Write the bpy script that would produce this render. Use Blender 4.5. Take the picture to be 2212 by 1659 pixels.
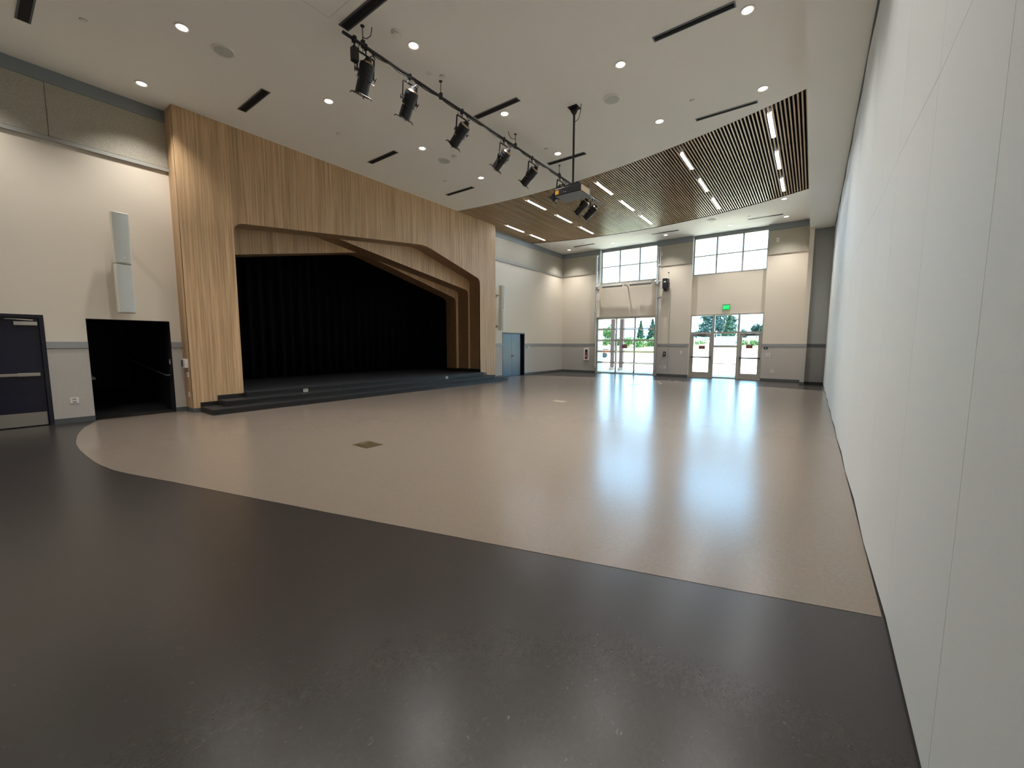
import bpy, math, random
from mathutils import Vector, Matrix
random.seed(7)
for o in list(bpy.data.objects):
    bpy.data.objects.remove(o)
SC = bpy.context.scene
COL = SC.collection
PI = math.pi

# ------------------------------------------------------------------ camera
F_PX, YAW, PITCH, ROLL, CAM_H = 875.75, 0.635681, 0.0988557, 0.0021774, 1.62
cam_d = bpy.data.cameras.new('camera')
cam_d.sensor_fit = 'HORIZONTAL'; cam_d.sensor_width = 36.0
cam_d.lens = F_PX / 2212.0 * 36.0
cam_d.clip_start = 0.05; cam_d.clip_end = 600
cam = bpy.data.objects.new('camera', cam_d); COL.objects.link(cam)
_fw = Vector((-math.sin(YAW) * math.cos(PITCH), math.cos(YAW) * math.cos(PITCH), -math.sin(PITCH)))
_rt = Vector((math.cos(YAW), math.sin(YAW), 0)); _up = _rt.cross(_fw)
_r2 = _rt * math.cos(ROLL) + _up * math.sin(ROLL); _u2 = -_rt * math.sin(ROLL) + _up * math.cos(ROLL)
_m = Matrix((_r2, _u2, -_fw)).transposed().to_4x4(); _m.translation = (0, 0, CAM_H)
cam.matrix_world = _m
SC.camera = cam

# ------------------------------------------------------------------ sky, sun, exposure
SKY_STRENGTH = 3.5
SUN_STRENGTH = 19.0
SPOT_W = 92.0          # each recessed downlight
LINEAR_E = 13.0         # emission of the linear lights
world = bpy.data.worlds.new('sky'); SC.world = world; world.use_nodes = True
_bg = world.node_tree.nodes['Background']
_bg.inputs[0].default_value = (0.33, 0.65, 1.0, 1); _bg.inputs[1].default_value = SKY_STRENGTH
sun_d = bpy.data.lights.new('sun', 'SUN'); sun_d.energy = SUN_STRENGTH; sun_d.angle = 0.009; sun_d.color = (1, 0.95, 0.87)
sun = bpy.data.objects.new('sun', sun_d); COL.objects.link(sun)
_sd = Vector((0.10, -1.0, -1.2)).normalized()
sun.rotation_euler = _sd.to_track_quat('-Z', 'Y').to_euler(); sun.location = (0, 60, 60)
SC.view_settings.view_transform = 'Standard'
SC.view_settings.look = 'None'
SC.view_settings.gamma = 1.0
SC.view_settings.use_curve_mapping = False
SC.view_settings.exposure = 1.96
SC.cycles.sample_clamp_indirect = 6.0
SC.cycles.max_bounces = 10
SC.cycles.diffuse_bounces = 6
SC.cycles.transparent_max_bounces = 12

# ------------------------------------------------------------------ helpers
def srgb(r, g, b):
    f = lambda c: c / 12.92 if c <= 0.04045 else ((c + 0.055) / 1.055) ** 2.4
    return (f(r / 255), f(g / 255), f(b / 255), 1)

def mat(name, col, rough=0.6, metal=0.0, spec=0.5, noise=None, bump=None, scale_xyz=(1, 1, 1), emit=None, alpha=None):
    """noise=(scale, amount, second colour), bump=(scale, strength)"""
    m = bpy.data.materials.new(name); m.use_nodes = True
    nt = m.node_tree; b = nt.nodes['Principled BSDF']
    b.inputs['Base Color'].default_value = col
    b.inputs['Roughness'].default_value = rough
    b.inputs['Metallic'].default_value = metal
    b.inputs['Specular IOR Level'].default_value = spec
    if emit:
        b.inputs['Emission Color'].default_value = emit[0]; b.inputs['Emission Strength'].default_value = emit[1]
    if noise or bump:
        tc = nt.nodes.new('ShaderNodeTexCoord'); mp = nt.nodes.new('ShaderNodeMapping')
        mp.inputs['Scale'].default_value = scale_xyz
        g = nt.nodes.new('ShaderNodeNewGeometry')
        nt.links.new(g.outputs['Position'], mp.inputs['Vector'])
    if noise:
        n = nt.nodes.new('ShaderNodeTexNoise'); n.inputs['Scale'].default_value = noise[0]; n.inputs['Detail'].default_value = 6
        n.inputs['Roughness'].default_value = 0.65
        nt.links.new(mp.outputs[0], n.inputs['Vector'])
        r = nt.nodes.new('ShaderNodeValToRGB'); r.color_ramp.elements[0].position = 0.5 - noise[1]; r.color_ramp.elements[1].position = 0.5 + noise[1]
        r.color_ramp.elements[0].color = col; r.color_ramp.elements[1].color = noise[2]
        nt.links.new(n.outputs['Fac'], r.inputs[0]); nt.links.new(r.outputs[0], b.inputs['Base Color'])
    if bump:
        n2 = nt.nodes.new('ShaderNodeTexNoise'); n2.inputs['Scale'].default_value = bump[0]; n2.inputs['Detail'].default_value = 3
        nt.links.new(mp.outputs[0], n2.inputs['Vector'])
        bp = nt.nodes.new('ShaderNodeBump'); bp.inputs['Strength'].default_value = bump[1]; bp.inputs['Distance'].default_value = 0.01
        nt.links.new(n2.outputs['Fac'], bp.inputs['Height']); nt.links.new(bp.outputs[0], b.inputs['Normal'])
    return m

def wood_mat(name, c1, c2, c3, axis, rough=0.5, board=None):
    """streaked grain along one axis; per-board tone from the object's random value"""
    m = bpy.data.materials.new(name); m.use_nodes = True
    nt = m.node_tree; b = nt.nodes['Principled BSDF']; b.inputs['Roughness'].default_value = rough
    g = nt.nodes.new('ShaderNodeNewGeometry'); oi = nt.nodes.new('ShaderNodeObjectInfo')
    mp = nt.nodes.new('ShaderNodeMapping')
    s = [26.0, 26.0, 26.0]; s['xyz'.index(axis)] = 0.55
    mp.inputs['Scale'].default_value = s
    add = nt.nodes.new('ShaderNodeVectorMath'); add.operation = 'ADD'
    mul = nt.nodes.new('ShaderNodeMath'); mul.operation = 'MULTIPLY'; mul.inputs[1].default_value = 37.0
    nt.links.new(oi.outputs['Random'], mul.inputs[0])
    nt.links.new(g.outputs['Position'], add.inputs[0]); nt.links.new(mul.outputs[0], add.inputs[1])
    nt.links.new(add.outputs[0], mp.inputs['Vector'])
    n = nt.nodes.new('ShaderNodeTexNoise'); n.inputs['Scale'].default_value = 1.0; n.inputs['Detail'].default_value = 5; n.inputs['Roughness'].default_value = 0.6
    nt.links.new(mp.outputs[0], n.inputs['Vector'])
    r = nt.nodes.new('ShaderNodeValToRGB')
    r.color_ramp.elements[0].position = 0.34; r.color_ramp.elements[0].color = c1
    r.color_ramp.elements[1].position = 0.66; r.color_ramp.elements[1].color = c3
    e = r.color_ramp.elements.new(0.5); e.color = c2
    nt.links.new(n.outputs['Fac'], r.inputs[0])
    hsv = nt.nodes.new('ShaderNodeHueSaturation')
    mr = nt.nodes.new('ShaderNodeMapRange'); mr.inputs['To Min'].default_value = 0.90; mr.inputs['To Max'].default_value = 1.08
    nt.links.new(oi.outputs['Random'], mr.inputs['Value']); nt.links.new(mr.outputs[0], hsv.inputs['Value'])
    nt.links.new(r.outputs[0], hsv.inputs['Color']); nt.links.new(hsv.outputs[0], b.inputs['Base Color'])
    return m

def floor_mat(name, c1, c2, c3, rough):
    m = bpy.data.materials.new(name); m.use_nodes = True
    nt = m.node_tree; b = nt.nodes['Principled BSDF']; b.inputs['Specular IOR Level'].default_value = 0.6
    g = nt.nodes.new('ShaderNodeNewGeometry')
    mp = nt.nodes.new('ShaderNodeMapping'); mp.inputs['Scale'].default_value = (1.0, 0.55, 1); mp.inputs['Rotation'].default_value = (0, 0, 0.5)
    nt.links.new(g.outputs['Position'], mp.inputs['Vector'])
    n1 = nt.nodes.new('ShaderNodeTexNoise'); n1.inputs['Scale'].default_value = 55; n1.inputs['Detail'].default_value = 6; n1.inputs['Roughness'].default_value = 0.75; n1.inputs['Distortion'].default_value = 1.2
    n2 = nt.nodes.new('ShaderNodeTexNoise'); n2.inputs['Scale'].default_value = 5.0; n2.inputs['Detail'].default_value = 5; n2.inputs['Roughness'].default_value = 0.6
    nt.links.new(mp.outputs[0], n1.inputs['Vector']); nt.links.new(mp.outputs[0], n2.inputs['Vector'])
    r1 = nt.nodes.new('ShaderNodeValToRGB'); r1.color_ramp.elements[0].position = 0.33; r1.color_ramp.elements[0].color = c1
    r1.color_ramp.elements[1].position = 0.68; r1.color_ramp.elements[1].color = c3
    nt.links.new(n1.outputs['Fac'], r1.inputs[0])
    mx = nt.nodes.new('ShaderNodeMix'); mx.data_type = 'RGBA'
    r2 = nt.nodes.new('ShaderNodeMapRange'); r2.inputs['From Min'].default_value = 0.35; r2.inputs['From Max'].default_value = 0.65; r2.inputs['To Max'].default_value = 0.55
    nt.links.new(n2.outputs['Fac'], r2.inputs['Value'])
    nt.links.new(r2.outputs[0], mx.inputs[0]); nt.links.new(r1.outputs[0], mx.inputs[6]); mx.inputs[7].default_value = c2
    nt.links.new(mx.outputs[2], b.inputs['Base Color'])
    rr = nt.nodes.new('ShaderNodeMapRange'); rr.inputs['To Min'].default_value = rough - 0.012; rr.inputs['To Max'].default_value = rough + 0.012
    nt.links.new(n1.outputs['Fac'], rr.inputs['Value']); nt.links.new(rr.outputs[0], b.inputs['Roughness'])
    bp = nt.nodes.new('ShaderNodeBump'); bp.inputs['Strength'].default_value = 0.006; bp.inputs['Distance'].default_value = 0.002
    nt.links.new(n1.outputs['Fac'], bp.inputs['Height']); nt.links.new(bp.outputs[0], b.inputs['Normal'])
    return m

def glass_mat():
    m = bpy.data.materials.new('clear_glass'); m.use_nodes = True
    nt = m.node_tree; nt.nodes.clear()
    out = nt.nodes.new('ShaderNodeOutputMaterial'); mx = nt.nodes.new('ShaderNodeMixShader')
    tr = nt.nodes.new('ShaderNodeBsdfTransparent'); tr.inputs[0].default_value = (0.94, 0.97, 0.96, 1)
    gl = nt.nodes.new('ShaderNodeBsdfGlossy'); gl.inputs['Roughness'].default_value = 0.02
    fr = nt.nodes.new('ShaderNodeFresnel'); fr.inputs[0].default_value = 1.45
    nt.links.new(fr.outputs[0], mx.inputs[0]); nt.links.new(tr.outputs[0], mx.inputs[1]); nt.links.new(gl.outputs[0], mx.inputs[2])
    nt.links.new(mx.outputs[0], out.inputs[0])
    return m

M = {}
M['ceiling'] = mat('ceiling_paint', srgb(243, 242, 238), 0.9)
M['cream'] = mat('cream_paint', srgb(216, 207, 192), 0.85, bump=(180, 0.05))
M['wainscot'] = mat('grey_wallcovering', srgb(192, 187, 180), 0.8, noise=(70, 0.2, srgb(178, 174, 168)), bump=(220, 0.12))
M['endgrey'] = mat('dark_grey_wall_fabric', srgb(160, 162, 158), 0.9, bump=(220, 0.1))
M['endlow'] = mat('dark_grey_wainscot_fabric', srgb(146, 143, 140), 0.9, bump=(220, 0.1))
M['rail'] = mat('grey_rail_paint', srgb(150, 152, 153), 0.5)
M['base'] = mat('dark_grey_rubber_base', srgb(84, 88, 90), 0.5)
M['acoustic'] = mat('wood_fibre_acoustic_board', srgb(154, 150, 138), 0.95, noise=(38, 0.22, srgb(182, 177, 163)), bump=(60, 0.5))
M['toptrim'] = mat('blue_grey_trim', srgb(132, 140, 145), 0.6)
M['ledge'] = mat('grey_metal_ledge', srgb(158, 158, 152), 0.5)
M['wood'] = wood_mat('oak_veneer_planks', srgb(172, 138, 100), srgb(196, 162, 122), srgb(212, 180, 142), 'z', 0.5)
M['soffitshade'] = wood_mat('oak_veneer_soffit_shade', srgb(124, 94, 66), srgb(142, 110, 80), srgb(156, 124, 92), 'y', 0.5)  # oak tone darkened to paint in the shade under the arch
M['slat'] = wood_mat('oak_slat', srgb(164, 134, 100), srgb(186, 158, 124), srgb(202, 176, 144), 'y', 0.33)
M['woodback'] = mat('dark_wood_joint', srgb(62, 44, 28), 0.8)
M['black'] = mat('black_paint_and_dark', (0.012, 0.012, 0.014, 1), 0.7)  # also paints in the unlit dark of the passage
M['curtain'] = mat('black_velvet', (0.006, 0.006, 0.007, 1), 0.95, spec=0.1)
M['blackmetal'] = mat('black_powder_coat', (0.014, 0.014, 0.017, 1), 0.45)
M['backing'] = mat('black_scrim', (0.01, 0.01, 0.012, 1), 0.95, spec=0.1)
M['floor_dark'] = floor_mat('charcoal_linoleum', srgb(42, 39, 37), srgb(48, 42, 40), srgb(51, 48, 46), 0.27)
M['floor_light'] = floor_mat('sand_linoleum', srgb(113, 104, 95), srgb(122, 109, 97), srgb(128, 117, 106), 0.24)
M['step'] = mat('charcoal_stair_rubber', srgb(34, 33, 34), 0.5, noise=(30, 0.2, srgb(42, 41, 41)))
M['stepedge'] = mat('black_base_and_shade', (0.012, 0.012, 0.013, 1), 0.5)  # black base rubber, also the painted shade at the step nosings
M['partition'] = mat('pale_grey_partition_fabric', srgb(226, 229, 227), 0.75, noise=(260, 0.2, srgb(218, 221, 219)), bump=(420, 0.1))
M['seam'] = mat('partition_seam', srgb(126, 118, 106), 0.8)
M['navy'] = mat('navy_door_paint', srgb(27, 27, 45), 0.3)
M['navyframe'] = mat('navy_frame_paint', srgb(24, 23, 36), 0.4)
M['steel'] = mat('brushed_steel', srgb(190, 184, 174), 0.35, metal=0.9)
M['alu'] = mat('clear_aluminium', srgb(176, 172, 164), 0.42, metal=0.35)
M['galv'] = mat('galvanised_steel', srgb(196, 200, 200), 0.45, metal=0.25)
M['white'] = mat('white_plastic', srgb(232, 230, 224), 0.45)
M['grille'] = mat('grey_speaker_grille', srgb(196, 200, 195), 0.6, bump=(700, 0.3))
M['cabinet'] = mat('off_white_cabinet', srgb(222, 218, 208), 0.5)
M['bracketgrey'] = mat('tan_bracket', srgb(170, 152, 118), 0.5)
M['glass'] = glass_mat()
M['ventframe'] = mat('grey_vent_metal', srgb(104, 108, 114), 0.4, metal=0.5)
M['ventdark'] = mat('vent_slot_black', (0.008, 0.008, 0.01, 1), 0.8)
M['lamp'] = mat('warm_lamp_lens', (1, 1, 1, 1), 0.5, emit=((1.0, 0.90, 0.72, 1), 4.0))
M['tube'] = mat('white_led_diffuser', (1, 1, 1, 1), 0.5, emit=((0.97, 0.97, 1.0, 1), LINEAR_E))
M['exitgreen'] = mat('exit_green_light', (0.02, 0.5, 0.1, 1), 0.5, emit=((0.02, 1.0, 0.16, 1), 0.7))
M['exitface'] = mat('exit_green_panel', (0.02, 0.35, 0.08, 1), 0.4, emit=((0.0, 0.62, 0.10, 1), 0.12))
M['yellow'] = mat('yellow_sticker', srgb(240, 176, 40), 0.6)
M['projgrey'] = mat('projector_grey', srgb(120, 126, 132), 0.5)
M['projdark'] = mat('projector_dark', srgb(44, 44, 50), 0.4)
M['silver'] = mat('bare_reflector', srgb(206, 184, 150), 0.25, metal=1.0)
M['cable'] = mat('black_cable', (0.012, 0.012, 0.014, 1), 0.6)
M['red'] = mat('red_enamel', srgb(170, 34, 30), 0.4)
M['maroon'] = mat('maroon_sticker', srgb(112, 46, 54), 0.6)
M['pale'] = mat('pale_print', srgb(206, 196, 196), 0.6)
M['bluegrey'] = mat('navy_plate', srgb(30, 34, 58), 0.5)
M['brass'] = mat('dull_bronze_plate', srgb(98, 84, 58), 0.4, metal=0.6)
M['plategrey'] = mat('floor_plate_grey', srgb(176, 166, 148), 0.35, metal=0.4)
M['tan'] = mat('brown_post_stain', srgb(98, 76, 70), 0.7)
M['concrete'] = mat('pale_concrete', srgb(150, 148, 144), 0.9, noise=(6, 0.2, srgb(136, 134, 130)))
M['sand'] = mat('sandy_ground', srgb(168, 160, 146), 0.95, noise=(0.35, 0.25, srgb(140, 142, 110)))
M['grass'] = mat('dry_green_grass', srgb(82, 98, 38), 0.95, noise=(0.6, 0.2, srgb(120, 118, 62)))
M['leaf1'] = mat('yellow_green_leaves', srgb(84, 106, 38), 0.7, noise=(1.1, 0.2, srgb(58, 82, 34)))
M['leaf2'] = mat('blue_green_needles', srgb(46, 66, 52), 0.7, noise=(1.1, 0.2, srgb(30, 48, 40)))
M['leaf3'] = mat('deep_green_leaves', srgb(44, 66, 34), 0.7, noise=(1.1, 0.2, srgb(28, 46, 26)))
M['bark'] = mat('bark', srgb(92, 76, 62), 0.9)
M['orange'] = mat('orange_paint', srgb(222, 110, 66), 0.5)
M['tyre'] = mat('black_tyre', srgb(36, 36, 36), 0.8)
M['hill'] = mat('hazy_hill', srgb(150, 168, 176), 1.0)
M['stucco'] = mat('exterior_stucco', srgb(190, 182, 170), 0.9)
M['exwood'] = mat('dark_rubber_seal', srgb(40, 38, 38), 0.7)

def worigin(o):
    v = Vector((0, 0, 0))
    while o is not None:
        v += o.location; o = o.parent
    return v

def tag(o, label=None, cat=None, group=None, kind=None):
    if label: o['label'] = label
    if cat: o['category'] = cat
    if group: o['group'] = group
    if kind: o['kind'] = kind
    return o

def thing(name, loc, label, cat=None, group=None, kind=None):
    o = bpy.data.objects.new(name, None); COL.objects.link(o); o.location = loc
    o.empty_display_size = 0.1
    return tag(o, label, cat, group, kind)

class MB:
    def __init__(s): s.v = []; s.f = []
    def box(s, x0, x1, y0, y1, z0, z1):
        b = len(s.v)
        s.v += [(x0, y0, z0), (x1, y0, z0), (x1, y1, z0), (x0, y1, z0), (x0, y0, z1), (x1, y0, z1), (x1, y1, z1), (x0, y1, z1)]
        s.f += [tuple(b + i for i in q) for q in ((3, 2, 1, 0), (4, 5, 6, 7), (0, 1, 5, 4), (1, 2, 6, 5), (2, 3, 7, 6), (3, 0, 4, 7))]
        return s
    def prism(s, poly, axis, a0, a1):
        """poly of 2D points; axis 'x' -> (y,z), 'y' -> (x,z), 'z' -> (x,y)"""
        def P(q, a):
            return (a, q[0], q[1]) if axis == 'x' else (q[0], a, q[1]) if axis == 'y' else (q[0], q[1], a)
        n = len(poly); b = len(s.v)
        s.v += [P(q, a0) for q in poly] + [P(q, a1) for q in poly]
        s.f.append(tuple(b + i for i in range(n))[::-1]); s.f.append(tuple(b + n + i for i in range(n)))
        for i in range(n):
            j = (i + 1) % n; s.f.append((b + i, b + j, b + n + j, b + n + i))
        return s
    def cyl(s, p0, p1, r0, r1=None, n=12, caps=True):
        r1 = r0 if r1 is None else r1
        p0 = Vector(p0); p1 = Vector(p1); d = (p1 - p0).normalized()
        a = d.orthogonal().normalized(); c = d.cross(a); b = len(s.v)
        for p, r in ((p0, r0), (p1, r1)):
            for i in range(n):
                t = 2 * PI * i / n; s.v.append(tuple(p + a * (r * math.cos(t)) + c * (r * math.sin(t))))
        for i in range(n):
            j = (i + 1) % n; s.f.append((b + i, b + j, b + n + j, b + n + i))
        if caps:
            s.f.append(tuple(b + i for i in range(n))[::-1]); s.f.append(tuple(b + n + i for i in range(n)))
        return s
    def tube(s, pts, r, n=8):
        pts = [Vector(p) for p in pts]; b = len(s.v); prev = None
        for k, p in enumerate(pts):
            d = (pts[min(k + 1, len(pts) - 1)] - pts[max(k - 1, 0)]).normalized()
            a = d.orthogonal().normalized() if prev is None else (prev - d * prev.dot(d)).normalized()
            prev = a; c = d.cross(a)
            for i in range(n):
                t = 2 * PI * i / n; s.v.append(tuple(p + a * (r * math.cos(t)) + c * (r * math.sin(t))))
        for k in range(len(pts) - 1):
            for i in range(n):
                j = (i + 1) % n; s.f.append((b + k * n + i, b + k * n + j, b + (k + 1) * n + j, b + (k + 1) * n + i))
        s.f.append(tuple(b + i for i in range(n))[::-1]); e = b + (len(pts) - 1) * n; s.f.append(tuple(e + i for i in range(n)))
        return s
    def lathe(s, prof, c, n=24, axis='z', sgn=1):
        b = len(s.v); m = len(prof)
        for i in range(n):
            t = 2 * PI * i / n
            for r, h in prof:
                if axis == 'z': s.v.append((c[0] + r * math.cos(t), c[1] + r * math.sin(t), c[2] + h))
                elif axis == 'x': s.v.append((c[0] + h, c[1] + r * math.cos(t), c[2] + r * math.sin(t)))
                else: s.v.append((c[0] + r * math.cos(t), c[1] + h, c[2] + r * math.sin(t)))
        for i in range(n):
            j = (i + 1) % n
            for k in range(m - 1):
                s.f.append((b + i * m + k, b + j * m + k, b + j * m + k + 1, b + i * m + k + 1))
        return s
    def quad(s, a, b_, c, d):
        b = len(s.v); s.v += [tuple(a), tuple(b_), tuple(c), tuple(d)]; s.f.append((b, b + 1, b + 2, b + 3)); return s
    def build(s, name, m, parent=None, origin=None, smooth=False, bevel=0):
        me = bpy.data.meshes.new(name)
        if parent is not None: w = worigin(parent); loc = Vector((0, 0, 0))
        elif origin is not None: w = Vector(origin); loc = w
        else:
            xs = [v[0] for v in s.v]; ys = [v[1] for v in s.v]; zs = [v[2] for v in s.v]
            w = Vector(((min(xs) + max(xs)) / 2, (min(ys) + max(ys)) / 2, min(zs))); loc = w
        me.from_pydata([tuple(Vector(v) - w) for v in s.v], [], s.f)
        me.materials.append(m if not isinstance(m, str) else M[m])
        me.update()
        import bmesh
        bm = bmesh.new(); bm.from_mesh(me); bmesh.ops.recalc_face_normals(bm, faces=bm.faces); bm.to_mesh(me); bm.free()
        if smooth:
            for p in me.polygons: p.use_smooth = True
            try: me.set_sharp_from_angle(angle=0.7)
            except Exception: pass
        o = bpy.data.objects.new(name, me); COL.objects.link(o); o.location = loc
        if parent is not None: o.parent = parent
        if bevel:
            bv = o.modifiers.new('bevel', 'BEVEL'); bv.width = bevel; bv.segments = 2; bv.limit_method = 'ANGLE'
        return o

def box(name, m, x0, x1, y0, y1, z0, z1, parent=None, bevel=0):
    return MB().box(x0, x1, y0, y1, z0, z1).build(name, m, parent, bevel=bevel)

def fillet(pts, rad, n=8):
    """round the inner corners of an open polyline of 2D points"""
    out = [pts[0]]
    for i in range(1, len(pts) - 1):
        a, p, c = Vector(pts[i - 1]), Vector(pts[i]), Vector(pts[i + 1]); r = rad[i - 1]
        u = (a - p).normalized(); w = (c - p).normalized(); ang = u.angle(w)
        t = r / math.tan(ang / 2); t = min(t, (a - p).length * 0.48, (c - p).length * 0.48)
        for k in range(n + 1):
            q = k / n; s0 = p + u * t; s1 = p + w * t
            out.append(tuple(s0 * (1 - q) ** 2 + p * 2 * q * (1 - q) + s1 * q * q))
    out.append(pts[-1]); return out

def interp(path, y):
    for (a, za), (b, zb) in zip(path[:-1], path[1:]):
        if a <= y <= b and b - a > 1e-6: return za + (zb - za) * (y - a) / (b - a)
    return path[0][1] if y < path[0][0] else path[-1][1]

# ------------------------------------------------------------------ dimensions
XL, XS, YD, XR, ZC = -12.025, -11.51, 21.308, 0.4285, 6.785
YB = -5.0                      # wall behind the camera
Y_BAY = 21.56                  # recessed plane of the window bays
YO = 21.75                     # outer face of the far wall
BAY1, BAY2 = (-9.69, -6.61), (-4.905, -1.82)
SOFFIT_Z = 6.17
Z_R0, Z_R1 = 1.515, 1.642      # chair rail
Z_P0, Z_P1 = 5.55, 6.535       # acoustic panels

# ------------------------------------------------------------------ floor
fl = MB(); fl.box(-12.4, 1.2, YB, YO, -0.2, 0.0)
floor = tag(fl.build('floor', 'floor_dark'), 'charcoal linoleum floor running under the whole hall', kind='structure')
near = [(-12.025, 1.60), (-11.83, 1.53), (-11.2, 1.30), (-10.48, 1.13), (-9.9, 1.04), (-9.46, 0.985), (-8.9, 0.955), (-8.32, 0.955), (-7.85, 0.965), (-7.54, 0.985), (-7.1, 1.04), (-6.79, 1.11), (-5.93, 1.355), (-4.64, 1.705), (-3.7, 1.965), (-2.38, 2.335), (-1.15, 2.68), (-0.29, 2.925), (0.43, 3.14)]
far = [(0.43, 17.78), (-0.4, 17.98), (-1.1, 18.12), (-2.2, 18.32), (-3.3, 18.46), (-4.4, 18.54), (-5.5, 18.55), (-6.6, 18.50), (-7.6, 18.38), (-8.5, 18.22), (-9.5, 17.99), (-10.5, 17.72), (-11.3, 17.49), (-12.025, 17.27)]
MB().prism(near + far, 'z', 0.0, 0.002).build('light_field', 'floor_light', floor)

# ------------------------------------------------------------------ ceiling and slatted ceiling
def circ(p1, p2, p3):
    ax, ay = p1; bx, by = p2; cx, cy = p3
    d = 2 * (ax * (by - cy) + bx * (cy - ay) + cx * (ay - by))
    ux = ((ax * ax + ay * ay) * (by - cy) + (bx * bx + by * by) * (cy - ay) + (cx * cx + cy * cy) * (ay - by)) / d
    uy = ((ax * ax + ay * ay) * (cx - bx) + (bx * bx + by * by) * (ax - cx) + (cx * cx + cy * cy) * (bx - ax)) / d
    return ux, uy, math.hypot(ax - ux, ay - uy)
CN = circ((-0.42, 10.615), (-5.2, 11.95), (-11.4, 11.98)); CF = circ((-0.44, 17.17), (-5.48, 18.72), (-11.97, 17.95))
def y_near(x): return CN[1] + math.sqrt(CN[2] ** 2 - (x - CN[0]) ** 2)
def y_far(x): return CF[1] + math.sqrt(CF[2] ** 2 - (x - CF[0]) ** 2)
X_SL0, X_SL1 = -12.025, -0.36
cb = MB(); xs = [X_SL0 + (X_SL1 - X_SL0) * i / 60 for i in range(61)]
for a, b in zip(xs[:-1], xs[1:]):
    cb.prism([(a, YB), (b, YB), (b, y_near(b)), (a, y_near(a))], 'z', ZC, ZC + 0.15)
    cb.prism([(a, y_far(a)), (b, y_far(b)), (b, YO), (a, YO)], 'z', ZC, ZC + 0.15)
cb.box(-12.4, X_SL0, YB, YO, ZC, ZC + 0.15); cb.box(X_SL1, 1.2, YB, YO, ZC, ZC + 0.15)
cb.box(-12.4, 1.2, 10.4, 19.2, ZC + 0.15, ZC + 0.25)
ceiling = tag(cb.build('ceiling', 'ceiling'), 'white painted plaster ceiling with recessed lights and slot vents', kind='structure')

sl_root = thing('slatted_ceiling', (-6.2, 15, ZC), 'band of narrow oak slats curving across the white ceiling', kind='structure')
MB().box(X_SL0, X_SL1, 10.45, 19.0, ZC + 0.06, ZC + 0.09).build('black_backing', 'backing', sl_root)
LIN = [(-1.10, [(11.25, 12.51), (13.54, 14.78), (15.77, 16.96)]), (-3.19, [(12.10, 13.29), (14.29, 15.44), (16.41, 17.66)]),
       (-5.91, [(12.64, 13.83), (14.73, 15.93), (16.84, 18.09)]), (-8.62, [(12.67, 13.84), (14.76, 15.93), (16.83, 18.05)]),
       (-11.11, [(14.72, 15.95), (16.60, 17.79)])]
PITCH_S, W_S, H_S = 0.0775, 0.029, 0.026
k = 0; x = X_SL1 - 0.05
while x > X_SL0 + 0.02:
    segs = [(y_near(x) + 0.005, 13.145), (13.157, 15.60), (15.612, 18.045), (18.057, y_far(x) - 0.02)]
    if y_far(x) - 0.02 < 18.08: segs = segs[:2] + [(15.612, min(18.045, y_far(x) - 0.02))]
    for lx, ls in LIN:
        if abs(lx - x) < 0.062:
            for (l0, l1) in ls:
                ns = []
                for a, b in segs:
                    if l1 + 0.02 <= a or l0 - 0.02 >= b: ns.append((a, b)); continue
                    if a < l0 - 0.02: ns.append((a, l0 - 0.02))
                    if b > l1 + 0.02: ns.append((l1 + 0.02, b))
                segs = ns
    mb = MB()
    for a, b in segs:
        if b - a > 0.03: mb.box(x - W_S / 2, x + W_S / 2, a, b, ZC - 0.004, ZC - 0.004 + H_S)
    mb.build('wood_slat', 'slat', sl_root)
    x -= PITCH_S
tr = MB(); xs2 = [X_SL0 + (X_SL1 - X_SL0) * i / 80 for i in range(81)]
for a, b in zip(xs2[:-1], xs2[1:]):
    tr.prism([(a, y_far(a) - 0.03), (b, y_far(b) - 0.03), (b, y_far(b)), (a, y_far(a))], 'z', ZC - 0.012, ZC + 0.04)
tr.build('edge_trim', 'woodback', sl_root)

# ------------------------------------------------------------------ left wall
wl = MB()
def wall_x(mb, x0, x1, y0, y1, holes, z0=0, z1=ZC):
    """wall slab between x0..x1 along y with holes (ya, yb, za, zb)"""
    cur = y0
    for (ya, yb, za, zb) in sorted(holes):
        if ya > cur: mb.box(x0, x1, cur, ya, z0, z1)
        if za > z0: mb.box(x0, x1, ya, yb, z0, za)
        if zb < z1: mb.box(x0, x1, ya, yb, zb, z1)
        cur = yb
    if cur < y1: mb.box(x0, x1, cur, y1, z0, z1)
D1 = (-0.05, 0.995, 0, 2.155); PAS = (1.566, 2.92, 0, 2.117); D2 = (15.50, 17.385, 0, 2.165)
wall_x(wl, -12.4, XL, YB, 3.16, [D1, PAS])
wall_x(wl, -12.4, XL, 14.30, YO, [D2])
wl.box(-12.45, -12.4, -0.3, 1.2, 0, 2.4); wl.box(-12.45, -12.4, 15.3, 17.6, 0, 2.4)  # slabs added behind both doors to stop light leaking in
wall_left = tag(wl.build('wall_left', 'cream'), 'cream painted long wall holding the doors and the stage', kind='structure')
def wains_x(spans, parent):
    for a, b in spans:
        box('wainscot', 'wainscot', XL, XL + 0.006, a, b, 0.105, Z_R0, parent)
wains_x([(YB, D1[0]), (D1[1], PAS[0]), (PAS[1], 3.115), (14.35, D2[0]), (D2[1], YD)], wall_left)
r = MB(); b_ = MB()
for a, b in [(YB, D1[0]), (D1[1], PAS[0]), (PAS[1], 3.115), (14.35, D2[0]), (D2[1], YD)]:
    r.box(XL, XL + 0.022, a, b, Z_R0, Z_R1); b_.box(XL, XL + 0.012, a, b, 0.0, 0.105)
tag(r.build('trim_1', 'rail'), 'grey chair rail along the long left wall', kind='structure')
tag(b_.build('baseboard_left', 'base'), 'dark grey rubber base along the long left wall', kind='structure')
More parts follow.
